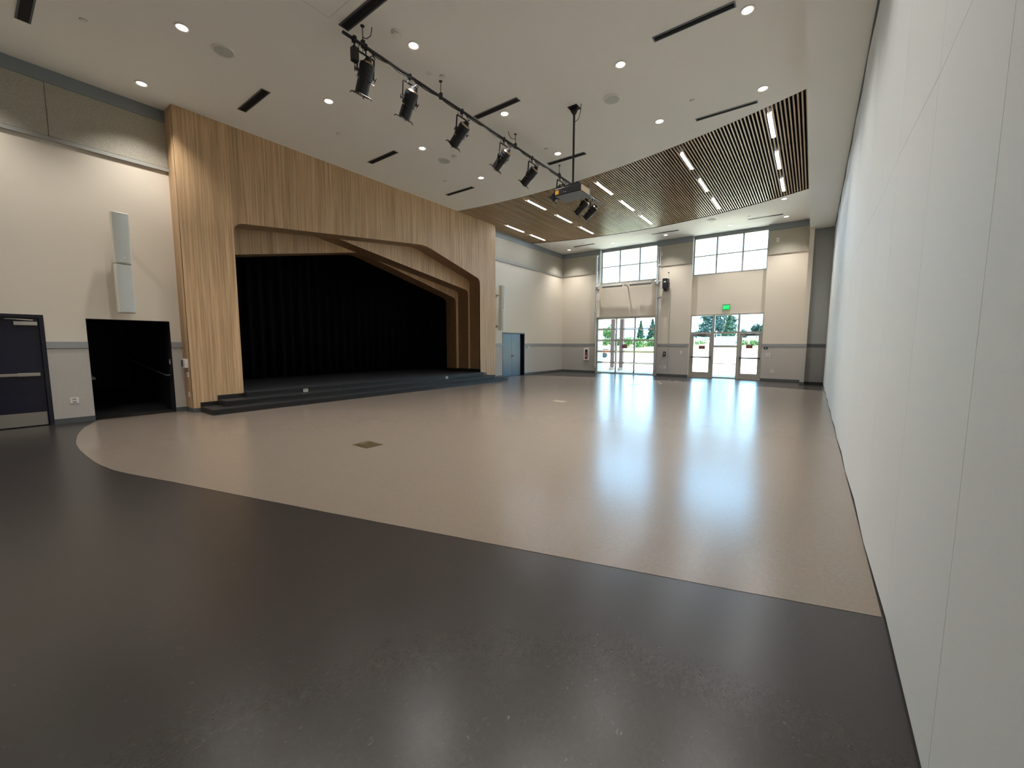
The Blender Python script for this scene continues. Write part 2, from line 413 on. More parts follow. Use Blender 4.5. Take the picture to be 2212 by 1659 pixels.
for a, b in [(YB, -2.4), (-2.4, 1.32), (1.32, 3.115), (14.35, 18.956), (18.956, YD)]:
    MB().box(XL, XL + 0.03, a + 0.006, b - 0.006, Z_P0 + 0.012, Z_P1 - 0.006).build('acoustic_panel', 'acoustic', wall_left)
t = MB(); t2 = MB()
for a, b in [(YB, 3.115), (14.35, YD)]:
    t.box(XL, XL + 0.03, a, b, Z_P1, ZC); t2.box(XL, XL + 0.05, a, b, 5.475, Z_P0)
tag(t.build('trim_2', 'toptrim'), 'blue grey band between acoustic panels and ceiling on the left wall', kind='structure')
tag(t2.build('trim_3', 'ledge'), 'thin grey ledge under the left wall acoustic panels', kind='structure')

# ------------------------------------------------------------------ far wall
wf = MB()
wf.box(-12.4, BAY1[0], YD, YO, 0, ZC); wf.box(BAY1[1], BAY2[0], YD, YO, 0, ZC); wf.box(BAY2[1], 1.2, YD, YO, 0, ZC)
for a, b in (BAY1, BAY2): wf.box(a, b, Y_BAY - 0.02, Y_BAY + 0.08, 3.04, 4.94)
wf.box(-12.4, 1.2, YO - 0.1, YO, ZC, 7.75)
wall_far = tag(wf.build('wall_far', 'cream'), 'cream end wall with two tall glazed bays', kind='structure')
FS = [(XL, BAY1[0]), (BAY1[1], BAY2[0]), (BAY2[1], -0.345)]
r = MB(); b_ = MB(); t = MB()
for a, b in FS:
    MB().box(a, b, YD - 0.006, YD, 0.105, Z_R0).build('wainscot', 'wainscot', wall_far)
    r.box(a, b, YD - 0.022, YD, Z_R0, Z_R1); b_.box(a, b, YD - 0.012, YD, 0, 0.105)
    MB().box(a + 0.004, b - 0.004, YD - 0.05, YD, Z_P0 - 0.04, Z_P1 - 0.012).build('acoustic_panel', 'acoustic', wall_far)
    t.box(a, b, YD - 0.05, YD, Z_P1, ZC)
tag(r.build('trim_4', 'rail'), 'grey chair rail along the window wall', kind='structure')
tag(b_.build('baseboard_far', 'base'), 'dark grey rubber base along the window wall', kind='structure')
tag(t.build('trim_5', 'toptrim'), 'blue grey band above the window wall acoustic panels', kind='structure')

# right end: soffit, jamb pilaster, end wall
sf = MB(); sf.box(-0.36, 1.2, YB, YD, SOFFIT_Z, ZC)
tag(sf.build('soffit', 'ceiling'), 'white dropped soffit above the folding partition', kind='structure')
pl = MB(); pl.box(-0.345, -0.196, 20.08, YD, 0, SOFFIT_Z)
pil = tag(pl.build('wall_pilaster', 'cream'), 'narrow painted wall jamb where the partition closes', kind='structure')
MB().box(-0.351, -0.19, 20.06, 20.08, Z_R0, Z_R1).build('rail_return', 'rail', pil)
MB().box(-0.357, -0.19, 20.066, 20.08, 0, 0.105).build('base_return', 'base', pil)
MB().box(-0.345, -0.196, 20.074, 20.08, 0.105, Z_R0).build('wainscot', 'wainscot', pil)
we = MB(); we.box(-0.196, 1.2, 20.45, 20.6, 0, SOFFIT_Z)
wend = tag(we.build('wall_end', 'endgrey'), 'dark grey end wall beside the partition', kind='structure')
MB().box(-0.196, 0.8, 20.43, 20.45, Z_R0, Z_R1).build('rail_return', 'base', wend)
MB().box(-0.196, 0.8, 20.437, 20.45, 0, 0.105).build('base_return', 'exwood', wend)
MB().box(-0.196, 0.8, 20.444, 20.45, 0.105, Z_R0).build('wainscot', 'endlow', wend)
tag(MB().box(0.75, 0.9, YB, 20.45, 0, SOFFIT_Z).build('light_block_wall', 'cream'), 'unseen wall added to block light behind the folding partition', kind='structure')  # unseen wall added to block light behind the partition
tag(MB().box(-12.4, 1.2, YB - 0.2, YB, 0, ZC).build('wall_back', 'cream'), 'cream wall behind the camera', kind='structure')

# ------------------------------------------------------------------ folding partition
part = thing('folding_partition', (XR, 8, 0), 'tall pale grey folding partition of hinged panels along the right side', 'partition')
ks = list(range(-6, 16)); pts = []
for k in ks:
    pts.append((XR if k % 2 == 0 else XR + 0.014, 1.96 + 1.145 * k))
pts.append((XR, 20.40))
pts = [p for p in pts if p[1] > YB + 0.1]
for (xa, ya), (xb, yb) in zip(pts[:-1], pts[1:]):
    d = Vector((xb - xa, yb - ya)); n = Vector((d.y, -d.x)).normalized(); u = d.normalized() * 0.0015
    for z0, z1 in ((0.022, 3.0), (3.0035, SOFFIT_Z - 0.035)):
        a = Vector((xa, ya)) + u; b = Vector((xb, yb)) - u
        MB().prism([tuple(a), tuple(b), tuple(b + n * 0.08), tuple(a + n * 0.08)], 'z', z0, z1).build('panel', 'partition', part)
sm = MB()
for (xa, ya), (xb, yb) in zip(pts[:-1], pts[1:]):
    sm.prism([(xa + 0.006, ya), (xb + 0.006, yb), (xb + 0.07, yb), (xa + 0.07, ya)], 'z', 0.03, SOFFIT_Z - 0.05)
sm.build('hinge_core', 'seam', part)
sm = MB()
for (xa, ya), (xb, yb) in zip(pts[:-1], pts[1:]):
    sm.prism([(xa + 0.004, ya), (xb + 0.004, yb), (xb + 0.07, yb), (xa + 0.07, ya)], 'z', 0.0, 0.021)
sm.build('bottom_seal', 'exwood', part)
MB().box(XR - 0.012, XR + 0.1, YB + 0.1, 20.40, SOFFIT_Z - 0.035, SOFFIT_Z).build('track', 'ventframe', part)

# ------------------------------------------------------------------ stage portal
Z_ST, Z_S2, Z_S1 = 0.40, 0.265, 0.13
P1 = fillet([(4.17, 0.4), (4.17, 4.535), (10.28, 5.17), (13.29, 4.335), (13.29, 0.4)], (0.26, 1.6, 0.26), 10)
P2 = fillet([(4.0, 0.4), (4.0, 5.40), (13.2, 3.90), (13.2, 0.4)], (0.2, 0.22), 10)
P3 = fillet([(4.0, 0.4), (4.0, 3.886), (8.42, 4.738), (13.06, 3.586), (13.06, 0.4)], (0.2, 1.2, 0.24), 10)
portal = thing('stage_portal', (XS, 8.7, 0), 'oak clad proscenium wall with a stepped angular arch', 'proscenium')
def top_of(path):
    return [q for q in path if path[0][0] <= q[0] <= path[-1][0] and q[1] > 1.0]
T1, T2, T3 = top_of(P1), top_of(P2), top_of(P3)
def plank(y0, y1, zfun, ztop, x, thick, parent, knots):
    ys = sorted({y0, y1} | {q for q in knots if y0 < q < y1})
    mb = MB(); n = len(ys)
    for xx in (x, x - thick):
        for y in ys: mb.v += [(xx, y, zfun(y)), (xx, y, ztop)]
    for i in range(n - 1):
        a = 2 * i
        mb.f += [(a, a + 2, a + 3, a + 1), (2 * n + a + 1, 2 * n + a + 3, 2 * n + a + 2, 2 * n + a), (a, 2 * n + a, 2 * n + a + 2, a + 2), (a + 1, a + 3, 2 * n + a + 3, 2 * n + a + 1)]
    e = 2 * n - 2
    mb.f += [(0, 1, 2 * n + 1, 2 * n), (e, 2 * n + e, 2 * n + e + 1, e + 1)]
    return mb
def zfront(y):
    if y < 3.25: return 0.105
    if y < 3.6: return Z_S1 + 0.10
    if y < 4.1695: return Z_S2 + 0.10
    if y <= 13.2905: return interp(T1, min(max(y, 4.1701), 13.2899))
    if y < 13.7: return Z_S2 + 0.10
    if y < 14.25: return Z_S1 + 0.10
    return 0.105
def zfix(y0, y1):
    m = (y0 + y1) / 2
    if 4.17 < m < 13.29: return lambda y: interp(T1, min(max(y, 4.1701), 13.2899))
    z = zfront(m); return lambda y: z
seams = [3.115, 3.25, 3.43, 3.60, 3.79, 3.98, 4.17] + [4.17 + 0.24 * i for i in range(1, 38)] + [13.29, 13.5, 13.7, 13.9, 14.08, 14.25, 14.35]
G = 0.0022
for a, b in zip(seams[:-1], seams[1:]):
    plank(a + G / 2, b - G / 2, zfix(a, b), ZC, XS, 0.018, portal, [q[0] for q in T1]).build('front_plank', 'wood', portal)
    plank(a, b, lambda y, f=zfix(a, b): f(y) + 0.003, ZC, XS - 0.0185, 0.03, portal, [q[0] for q in T1]).build('plank_backing', 'woodback', portal)
ys = [4.0 + 0.24 * i for i in range(0, 40)] + [13.6]
for T, x, jam in ((T2, XS - 0.6, 13.2), (T3, XS - 1.2, 13.06)):
    ed = sorted([y for y in ys if abs(y - jam) > 0.05] + [jam])
    for a, b in zip(ed[:-1], ed[1:]):
        if (a + b) / 2 > jam: f = lambda y: Z_ST + 0.13
        else: f = lambda y, T=T, jam=jam: interp(T, min(max(y, 4.0001), jam - 0.0001))
        plank(a + G / 2, b - G / 2, f, 5.75, x, 0.018, portal, [q[0] for q in T]).build('inner_plank', 'wood', portal)
    mbk = MB(); mbk.box(x - 0.06, x - 0.025, 4.0, 13.6, 5.4, 5.75); mbk.build('plank_backing', 'woodback', portal)
def soffit(path, x0, x1, name):
    mb = MB(); n = len(path)
    path = [(q[0], max(q[1], Z_ST + 0.13)) if i in (0, len(path) - 1) else q for i, q in enumerate(path)]
    off = []
    for i, q in enumerate(path):
        a = Vector(path[max(i - 1, 0)]); c = Vector(path[min(i + 1, n - 1)]); d = (c - a).normalized(); off.append((q[0] - d.y * 0.02, q[1] + d.x * 0.02))
    for xx in (x0, x1):
        mb.v += [(xx, q[0], q[1]) for q in path]
    for xx in (x0, x1):
        mb.v += [(xx, q[0], q[1]) for q in off]
    for i in range(n - 1):
        mb.f += [(i, i + 1, n + i + 1, n + i), (2 * n + i, 3 * n + i, 3 * n + i + 1, 2 * n + i + 1)]
    return mb.build(name, 'soffitshade', portal, smooth=True)
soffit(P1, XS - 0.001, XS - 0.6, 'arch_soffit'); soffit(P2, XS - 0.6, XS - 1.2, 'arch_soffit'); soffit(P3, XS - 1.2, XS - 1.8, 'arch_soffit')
for a, b in zip((XL, XL + 0.175, XL + 0.35), (XL + 0.175, XL + 0.35, XS - 0.0)):
    MB().box(a + 0.001, b - 0.001, 3.115, 3.135, 0.105, ZC).build('return_plank', 'wood', portal)
    MB().box(a + 0.001, b - 0.001, 14.33, 14.35, 0.105, ZC).build('return_plank', 'wood', portal)
MB().box(XL + 0.013, XS + 0.006, 3.109, 3.135, 0, 0.105).build('base', 'base', portal)
MB().box(XS - 0.02, XS + 0.006, 3.135, 3.25, 0, 0.105).build('base', 'base', portal)
MB().box(XS - 0.02, XS + 0.006, 3.25, 3.60, Z_S1, Z_S1 + 0.1).build('base', 'stepedge', portal)
MB().box(XS - 0.02, XS + 0.006, 3.60, 4.17, Z_S2, Z_S2 + 0.1).build('base', 'stepedge', portal)
MB().box(XS - 0.02, XS + 0.006, 13.29, 13.70, Z_S2, Z_S2 + 0.1).build('base', 'base', portal)
MB().box(XS - 0.02, XS + 0.006, 13.70, 14.25, Z_S1, Z_S1 + 0.1).build('base', 'base', portal)
MB().box(XS - 0.02, XS + 0.006, 14.25, 14.35, 0, 0.105).build('base', 'base', portal)
MB().box(XS - 0.6, XS + 0.0, 13.284, 13.31, Z_ST, Z_ST + 0.13).build('base', 'stepedge', portal)
MB().box(XS - 1.2, XS - 0.6, 13.194, 13.22, Z_ST, Z_ST + 0.13).build('base', 'stepedge', portal)
MB().box(XS - 1.8, XS - 1.2, 13.054, 13.08, Z_ST, Z_ST + 0.13).build('base', 'stepedge', portal)

# ------------------------------------------------------------------ stage platform and steps
stage = thing('stage', (-13.5, 8.7, 0), 'low black stage platform with two wide charcoal steps', 'stage')
MB().box(-17.0, -11.325, 4.17, 13.29, 0, Z_ST - 0.022).build('platform', 'step', stage)
MB().box(-17.0, -11.30, 4.17, 13.29, Z_ST - 0.022, Z_ST).build('stage_tread', 'black', stage)
MB().box(XS, -11.025, 3.60, 13.70, 0, Z_S2 - 0.022).build('riser', 'step', stage)
MB().box(XS, -11.0, 3.60, 13.70, Z_S2 - 0.022, Z_S2).build('tread', 'step', stage)
MB().box(XS, -10.725, 3.25, 14.25, 0, Z_S1 - 0.022).build('riser', 'step', stage)
MB().box(XS, -10.70, 3.25, 14.25, Z_S1 - 0.022, Z_S1).build('tread', 'step', stage)
for xx, ya, yb, z in ((-11.30, 4.17, 13.29, Z_ST), (-11.0, 3.6, 13.7, Z_S2), (-10.70, 3.25, 14.25, Z_S1)):
    MB().box(xx - 0.012, xx + 0.004, ya - 0.002, yb + 0.002, z - 0.034, z - 0.001).build('nosing_shade', 'stepedge', stage)  # black strip carries the shadow below each step lip
for y0, y1, lab in ((5.566, 5.70, 'white double outlet plate on the stage riser, nearer the blue door'), (11.03, 11.155, 'white outlet plate on the stage riser, at the far end')):
    o = thing('stage_outlet', (-11.32, (y0 + y1) / 2, 0.29), lab, 'outlet', 'outlets on the stage riser')
    MB().box(-11.325, -11.315, y0, y1, 0.275, 0.362).build('cover_plate', 'white', o, bevel=0.002)
    for q in (0.3, 0.7):
        yy = y0 + (y1 - y0) * q; MB().box(-11.315, -11.313, yy - 0.017, yy + 0.017, 0.295, 0.342).build('socket', 'ledge', o)
wst = MB()
wst.box(-17.2, -17.0, 3.2, 14.3, 0, ZC); wst.box(-17.0, XS - 0.06, 3.17, 3.3, 0, ZC); wst.box(-17.0, XS - 0.06, 14.15, 14.29, 0, ZC)
wst.box(-17.2, XS - 0.06, 3.17, 14.29, ZC + 0.0, ZC + 0.2); wst.box(-17.0, -12.0, 3.3, 4.17, 0, Z_ST); wst.box(-17.0, -12.0, 13.29, 14.15, 0, Z_ST)
tag(wst.build('wall_stage', 'black'), 'black painted walls boxing in the dark stage', kind='structure')
cu = MB(); n = 220; zz = (Z_ST + 0.02, 6.3)
for i in range(n + 1):
    y = 3.4 + (14.1 - 3.4) * i / n; xx = -15.4 + 0.07 * math.sin(i * 0.9) + 0.025 * math.sin(i * 0.37)
    cu.v += [(xx, y, zz[0]), (xx, y, zz[1])]
for i in range(n): cu.f.append((2 * i, 2 * i + 2, 2 * i + 3, 2 * i + 1))
o = tag(cu.build('stage_curtain', 'curtain', smooth=True), 'black velvet curtain hanging across the back of the stage', 'curtain')
o.modifiers.new('thick', 'SOLIDIFY').thickness = 0.01

# ------------------------------------------------------------------ dark passage with handrails
wp = MB(); wp.box(-16.4, -16.2, 1.3, 3.1, 0, 2.6); wp.box(-16.2, -12.4, 1.40, 1.56, 0, 2.6); wp.box(-16.2, -12.4, 2.93, 3.08, 0, 2.6)
wp.box(-16.4, -12.4, 1.4, 3.08, 2.4, 2.6)
wp.prism([(-12.4, 0.0), (-16.2, 0.0), (-16.2, 0.32), (-12.4, 0.004)], 'y', 1.56, 2.93)
wp.box(-12.4, XL - 0.004, 1.566, 1.572, 0, 2.117); wp.box(-12.4, XL - 0.004, 2.914, 2.92, 0, 2.117); wp.box(-12.4, XL - 0.004, 1.566, 2.92, 2.111, 2.117)
tag(wp.build('wall_passage', 'black'), 'passage coloured black for its unlit dark, ramping up behind the wall opening', kind='structure')  # black colour stands in for the lack of light inside
for yy, s, lab in ((1.572, 1, 'steel handrail on the left side of the dark passage'), (2.914, -1, 'steel handrail on the right side of the dark passage')):
    h = thing('handrail', (-12.3, yy, 0.85), lab, 'handrail', 'handrails in the dark passage')
    p = [(-12.22, yy + s * 0.012, 0.86), (-12.20, yy + s * 0.05, 0.86), (-12.26, yy + s * 0.075, 0.862), (-12.45, yy + s * 0.08, 0.875), (-14.2, yy + s * 0.08, 1.03), (-16.1, yy + s * 0.08, 1.19)]
    MB().tube(p, 0.02, 10).build('rail', 'steel', h, smooth=True)
    for q in (-13.0, -14.6): MB().tube([(q, yy + s * 0.005, 0.84 - (q + 12.45) * 0.0845), (q, yy + s * 0.08, 0.86 - (q + 12.45) * 0.0845)], 0.008, 6).build('bracket', 'steel', h)
o = thing('switch_plate', (-12.2, 2.91, 1.12), 'grey switch plate on the dark passage jamb', 'switch')
MB().box(-12.24, -12.16, 2.908, 2.914, 1.12, 1.24).build('cover_plate', 'ledge', o); MB().box(-12.21, -12.19, 2.902, 2.908, 1.165, 1.195).build('rocker', 'white', o)

# ------------------------------------------------------------------ door_1 (navy single door)
d1 = thing('door_1', (XL, 0.47, 0), 'dark navy exit door with push bar at the left edge', kind='structure')
MB().box(-12.14, XL + 0.012, 0.935, 0.995, 0, 2.155).build('frame', 'navyframe', d1)
MB().box(-12.14, XL + 0.012, -0.05, 0.01, 0, 2.155).build('frame', 'navyframe', d1)
MB().box(-12.14, XL + 0.012, 0.01, 0.935, 2.10, 2.155).build('frame', 'navyframe', d1)
leaf = MB().box(-12.12, -12.075, 0.012, 0.932, 0.01, 2.098).build('door_leaf', 'navy', d1)
MB().box(-12.075, -12.072, 0.03, 0.915, 0.02, 0.275).build('kick_plate', 'steel', leaf)
MB().box(-12.06, -12.02, 0.06, 0.60, 0.985, 1.035).build('push_bar', 'steel', leaf, bevel=0.004)
MB().box(-12.075, -12.02, 0.60, 0.88, 0.98, 1.042).build('latch_case', 'steel', leaf, bevel=0.004)
MB().box(-12.075, -12.01, 0.62, 0.91, 1.95, 2.02).build('closer', 'alu', leaf, bevel=0.004)
MB().tube([(-12.03, 0.86, 2.05), (-12.0, 0.65, 2.06), (-12.05, 0.52, 2.065)], 0.011, 6).build('closer_arm', 'steel', leaf)

# ------------------------------------------------------------------ door_2 (navy double doors)
d2 = thing('door_2', (XL, 16.4, 0), 'pair of navy double doors past the stage', kind='structure')
for a, b in ((15.50, 15.55), (17.335, 17.385)): MB().box(-12.25, XL + 0.012, a, b, 0, 2.165).build('frame', 'navyframe', d2)
MB().box(-12.25, XL + 0.012, 15.55, 17.335, 2.115, 2.165).build('frame', 'navyframe', d2)
for a, b, s in ((15.552, 16.438, 1), (16.446, 17.333, 0)):
    lf = MB().box(-12.19, -12.145, a, b, 0.01, 2.113).build('door_leaf', 'navy', d2)
    if s == 0:
        MB().lathe([(0, 0.055), (0.022, 0.05), (0.026, 0.0)], (-12.145, 16.53, 1.02), 12, 'x').build('lever_rose', 'steel', lf)
        MB().tube([(-12.095, 16.53, 1.02), (-12.09, 16.64, 1.02)], 0.01, 8).build('lever_handle', 'steel', lf)
    else:
        MB().box(-12.145, -12.135, 16.40, 16.436, 0.94, 1.10).build('astragal_plate', 'navyframe', lf)

# ------------------------------------------------------------------ windows (upper) with shade boxes
def upper_window(n, x0, x1, m1, m2, lab):
    w = thing('window_%d' % n, ((x0 + x1) / 2, Y_BAY, 4.94), lab, kind='structure')
    y0, y1, z0, z1 = Y_BAY - 0.03, Y_BAY + 0.07, 4.94, ZC - 0.1
    T = 0.05
    MB().box(x0, x1, y0, y1, z0, z0 + T).build('frame', 'alu', w); MB().box(x0, x1, y0, y1, z1 - T, z1).build('frame', 'alu', w)
    MB().box(x0, x0 + T, y0, y1, z0 + T, z1 - T).build('frame', 'alu', w); MB().box(x1 - T, x1, y0, y1, z0 + T, z1 - T).build('frame', 'alu', w)
    xs_ = [x0 + T, m1, m2, x1 - T]; zm = 5.83
    for m in (m1, m2): MB().box(m - 0.036, m + 0.036, y0, y1, z0 + T, z1 - T).build('mullion', 'alu', w)
    for i in range(3):
        a = xs_[i] + (0.036 if i else 0); b = xs_[i + 1] - (0.036 if i < 2 else 0)
        MB().box(a, b, y0 + 0.01, y1 - 0.01, zm - 0.026, zm + 0.026).build('transom_bar', 'alu', w)
        for za, zb in ((z0 + T, zm - 0.026), (zm + 0.026, z1 - T)):
            MB().box(a, b, Y_BAY + 0.015, Y_BAY + 0.025, za, zb).build('pane', 'glass', w)
    MB().box(x0, x1, y0 - 0.10, y1, ZC - 0.1, ZC).build('shade_box', 'toptrim', w)
    return w
upper_window(1, BAY1[0], BAY1[1], -8.645, -7.56, 'high six pane window above the glazed overhead door')
upper_window(2, BAY2[0], BAY2[1], -3.895, -2.81, 'high six pane window above the storefront doors')

# ------------------------------------------------------------------ storefront (door_3)
sfr = thing('door_3', (-3.36, 21.5, 0), 'aluminium storefront with two glass doors and fixed middle panes', kind='structure')
ya, yb = 21.46, 21.56
xa, xb = BAY2[0], BAY2[1]; M1, M2 = -3.86, -2.80
for a, b in ((xa, xa + 0.05), (M1 - 0.045, M1 + 0.045), (M2 - 0.045, M2 + 0.045), (xb - 0.05, xb)):
    MB().box(a, b, ya, yb, 0, 3.04).build('upright', 'alu', sfr)
for a, b in ((xa + 0.05, M1 - 0.045), (M1 + 0.045, M2 - 0.045), (M2 + 0.045, xb - 0.05)):
    MB().box(a, b, ya, yb, 2.98, 3.04).build('head', 'alu', sfr); MB().box(a, b, ya, yb, 2.12, 2.205).build('transom_bar', 'alu', sfr)
    MB().box(a, b, 21.505, 21.515, 2.205, 2.98).build('pane', 'glass', sfr)
a, b = M1 + 0.045, M2 - 0.045
for z0, z1 in ((0.0, 0.06), (0.68, 0.715), (1.47, 1.565)): MB().box(a, b, ya + 0.01, yb - 0.01, z0, z1).build('cross_bar', 'alu', sfr)
for z0, z1 in ((0.06, 0.68), (0.715, 1.47), (1.565, 2.12)): MB().box(a, b, 21.505, 21.515, z0, z1).build('pane', 'glass', sfr)
for a, b, hinge in ((xa + 0.055, M1 - 0.05, 0), (M2 + 0.05, xb - 0.055, 1)):
    dl = thing('door_leaf', (0, 0, 0), None); dl.parent = sfr; dl.location = (0, 0, 0)
    st = 0.115
    MB().box(a, a + st, ya + 0.02, yb - 0.03, 0.012, 2.115).build('stile', 'alu', dl); MB().box(b - st, b, ya + 0.02, yb - 0.03, 0.012, 2.115).build('stile', 'alu', dl)
    MB().box(a + st, b - st, ya + 0.02, yb - 0.03, 0.012, 0.265).build('bottom_rail', 'alu', dl); MB().box(a + st, b - st, ya + 0.02, yb - 0.03, 2.0, 2.115).build('top_rail', 'alu', dl)
    MB().box(a + st, b - st, 21.505, 21.515, 0.265, 2.0).build('pane', 'glass', dl)
    MB().box(a + 0.03, b - 0.03, ya - 0.05, ya - 0.015, 0.955, 1.02).build('push_bar', 'ventframe', dl, bevel=0.004)
    MB().box(a + 0.01, a + 0.09, ya - 0.03, ya + 0.02, 0.94, 1.035).build('bar_end', 'ventframe', dl); MB().box(b - 0.09, b - 0.01, ya - 0.03, ya + 0.02, 0.94, 1.035).build('bar_end', 'ventframe', dl)
    MB().box((a + b) / 2 - 0.2, (a + b) / 2 + 0.2, ya - 0.04, ya + 0.02, 2.05, 2.11).build('closer', 'ventframe', dl)
MB().box(M2 + 0.05, xb - 0.055, ya - 0.02, yb, 0, 0.01).build('threshold', 'alu', sfr)
MB().box(xa + 0.055, M1 - 0.05, ya - 0.02, yb, 0, 0.01).build('threshold', 'alu', sfr)
def sticker(x0, x1, z0, z1, y, lab):
    s = thing('glass_sticker', ((x0 + x1) / 2, y, z0), lab, 'sticker', 'maroon stickers on the glazed doors')
    MB().box(x0, x1, y - 0.002, y + 0.002, z0, z1).build('sheet', 'maroon', s)
    w = x1 - x0; h = z1 - z0
    for q in range(5): MB().box(x0 + w * (0.12 + 0.16 * q), x0 + w * (0.22 + 0.16 * q), y - 0.0035, y - 0.002, z0 + h * 0.70, z0 + h * 0.86).build('print_mark', 'pale', s)
    for q in range(3): MB().box(x0 + w * (0.2 + 0.22 * q), x0 + w * (0.32 + 0.22 * q), y - 0.0035, y - 0.002, z0 + h * 0.22, z0 + h * 0.36).build('print_mark', 'pale', s)
sticker(-4.49, -4.205, 1.385, 1.56, 21.50, 'maroon sticker on the left glass storefront door')
sticker(-2.47, -2.205, 1.43, 1.605, 21.50, 'maroon sticker on the right glass storefront door')

# ------------------------------------------------------------------ overhead door (door_4)
od = thing('door_4', (-8.12, 21.2, 0), 'glazed aluminium overhead door of fifteen panes', kind='structure')
oy0, oy1 = 21.17, 21.225
ox = [-9.72, -8.605, -7.585, -6.51]
for a, b in ((-9.80, -9.72), (-6.51, -6.43)): MB().box(a, b, 21.15, 21.30, 0, 3.06).build('jamb', 'alu', od)
MB().box(-9.80, -6.43, 21.15, 21.30, 3.02, 3.09).build('head', 'alu', od)
MB().box(-9.69, -6.61, 21.30, 21.54, 2.98, 3.04).build('head_lining', 'alu', od)
for i in range(5):
    z0, z1 = 0.005 + 0.604 * i, 0.604 * (i + 1)
    sec = thing('section', (0, 0, 0), None); sec.parent = od; sec.location = (0, 0, 0)
    hb = 0.07 if i == 0 else 0.045
    MB().box(ox[0], ox[3], oy0, oy1, z0, z0 + hb).build('rail', 'alu', sec); MB().box(ox[0], ox[3], oy0, oy1, z1 - 0.042, z1).build('rail', 'alu', sec)
    for j, q in enumerate(ox):
        h = 0.038
        a, b = (q, q + 0.05) if j == 0 else (q - 0.05, q) if j == 3 else (q - h, q + h)
        MB().box(a, b, oy0, oy1, z0 + hb, z1 - 0.042).build('stile', 'alu', sec)
    for j in range(3):
        MB().box(ox[j] + (0.05 if j == 0 else 0.038), ox[j + 1] - (0.05 if j == 2 else 0.038), 21.192, 21.2, z0 + hb, z1 - 0.042).build('pane', 'glass', sec)
sticker(-8.27, -7.99, 1.40, 1.60, 21.19, 'maroon sticker on the glazed overhead door')
tk = thing('door_track', (-8.1, 21.12, 3.1), 'steel lift tracks, torsion shaft and springs above the overhead door', 'door hardware')
for xo, s in ((-9.76, -1), (-6.47, 1)):
    MB().box(xo - 0.025 + s * 0.09, xo + 0.025 + s * 0.09, 21.10, 21.15, 2.6, 6.42).build('track', 'galv', tk)
    MB().box(xo - 0.022, xo + 0.022, 21.04, 21.09, 0.3, 6.36).build('track', 'galv', tk)
    for z in (3.4, 4.0, 4.75, 5.55, 6.4):
        MB().box(min(xo, xo + s * 0.1) - 0.02, max(xo, xo + s * 0.1) + 0.02, 21.05, 21.15, z - 0.03, z + 0.03).build('track_bracket', 'galv', tk)
    MB().box(xo - 0.07, xo + 0.07, 20.98, 21.3, 4.62, 4.82).build('bearing_plate', 'galv', tk)
    MB().cyl((xo + s * -0.10, 21.03, 4.735), (xo + s * -0.03, 21.03, 4.735), 0.1, n=20).build('cable_drum', 'galv', tk)
MB().tube([(-9.85, 21.03, 4.735), (-5.95, 21.03, 4.735)], 0.018, 10).build('shaft', 'galv', tk)
for a, b in ((-9.40, -8.30), (-7.88, -6.76)):
    sp = MB(); pr = []
    for i in range(0, 41):
        pr.append((0.068 + (0.010 if i % 2 else 0), (b - a) * i / 40))
    sp.lathe(pr, (a, 21.03, 4.72), 14, 'x').build('torsion_spring', 'ledge', tk, smooth=True)
MB().box(-8.20, -8.17, 20.97, 21.54, 4.68, 4.80).build('anchor_bracket', 'galv', tk)
# chain/jackshaft operator
op = thing('door_operator', (-6.07, 21.1, 4.3), 'black wall mounted overhead door motor with wires', 'motor')
MB().box(-6.19, -5.95, 20.93, YD - 0.001, 4.36, 4.86).build('housing', 'blackmetal', op, bevel=0.02)
MB().cyl((-6.07, 21.12, 4.36), (-6.07, 21.12, 4.26), 0.10, n=16).build('motor_can', 'blackmetal', op)
MB().box(-5.95, -5.90, 21.0, 21.2, 4.42, 4.66).build('gear_cover', 'projdark', op)
MB().box(-6.12, -6.02, 20.926, 20.93, 4.66, 4.72).build('label_plate', 'white', op)
MB().tube([(-5.97, 21.1, 4.86), (-5.96, 21.12, 5.0), (-5.99, 21.25, 5.12), (-6.0, 21.295, 5.16)], 0.012, 6).build('power_cord', 'white', op)
MB().box(-6.03, -5.97, 21.28, YD - 0.001, 5.13, 5.2).build('cord_plug', 'projdark', op)
MB().tube([(-5.86, YD - 0.015, 4.3), (-5.87, YD - 0.015, 2.8), (-5.87, YD - 0.028, 1.7), (-5.87, YD - 0.028, 1.5), (-5.87, YD - 0.015, 1.3), (-5.89, YD - 0.015, 0.2)], 0.012, 6).build('conduit', 'ledge', op)

def plate(name, x, y, z, w, h, facing, lab, cat, grp=None, m='white', detail='socket', th=0.008):
    """wall plate; facing 'x' on the left wall, 'y' on a wall facing the camera"""
    o = thing(name, (x, y, z - h / 2), lab, cat, grp)
    if facing == 'x':
        MB().box(x, x + th, y - w / 2, y + w / 2, z - h / 2, z + h / 2).build('cover_plate', m, o, bevel=0.0015)
        q = MB()
        if detail == 'socket':
            for dz in (-h * 0.22, h * 0.22): q.box(x + th, x + th + 0.002, y - w * 0.25, y + w * 0.25, z + dz - h * 0.13, z + dz + h * 0.13)
        else: q.box(x + th, x + th + 0.004, y - w * 0.2, y + w * 0.2, z - h * 0.25, z + h * 0.25)
    else:
        MB().box(x - w / 2, x + w / 2, y - th, y, z - h / 2, z + h / 2).build('cover_plate', m, o, bevel=0.0015)
        q = MB()
        if detail == 'socket':
            for dz in (-h * 0.22, h * 0.22): q.box(x - w * 0.25, x + w * 0.25, y - th - 0.002, y - th, z + dz - h * 0.13, z + dz + h * 0.13)
        else: q.box(x - w * 0.2, x + w * 0.2, y - th - 0.004, y - th, z - h * 0.25, z + h * 0.25)
    q.build('socket' if detail == 'socket' else 'rocker', 'ledge', o)
    return o
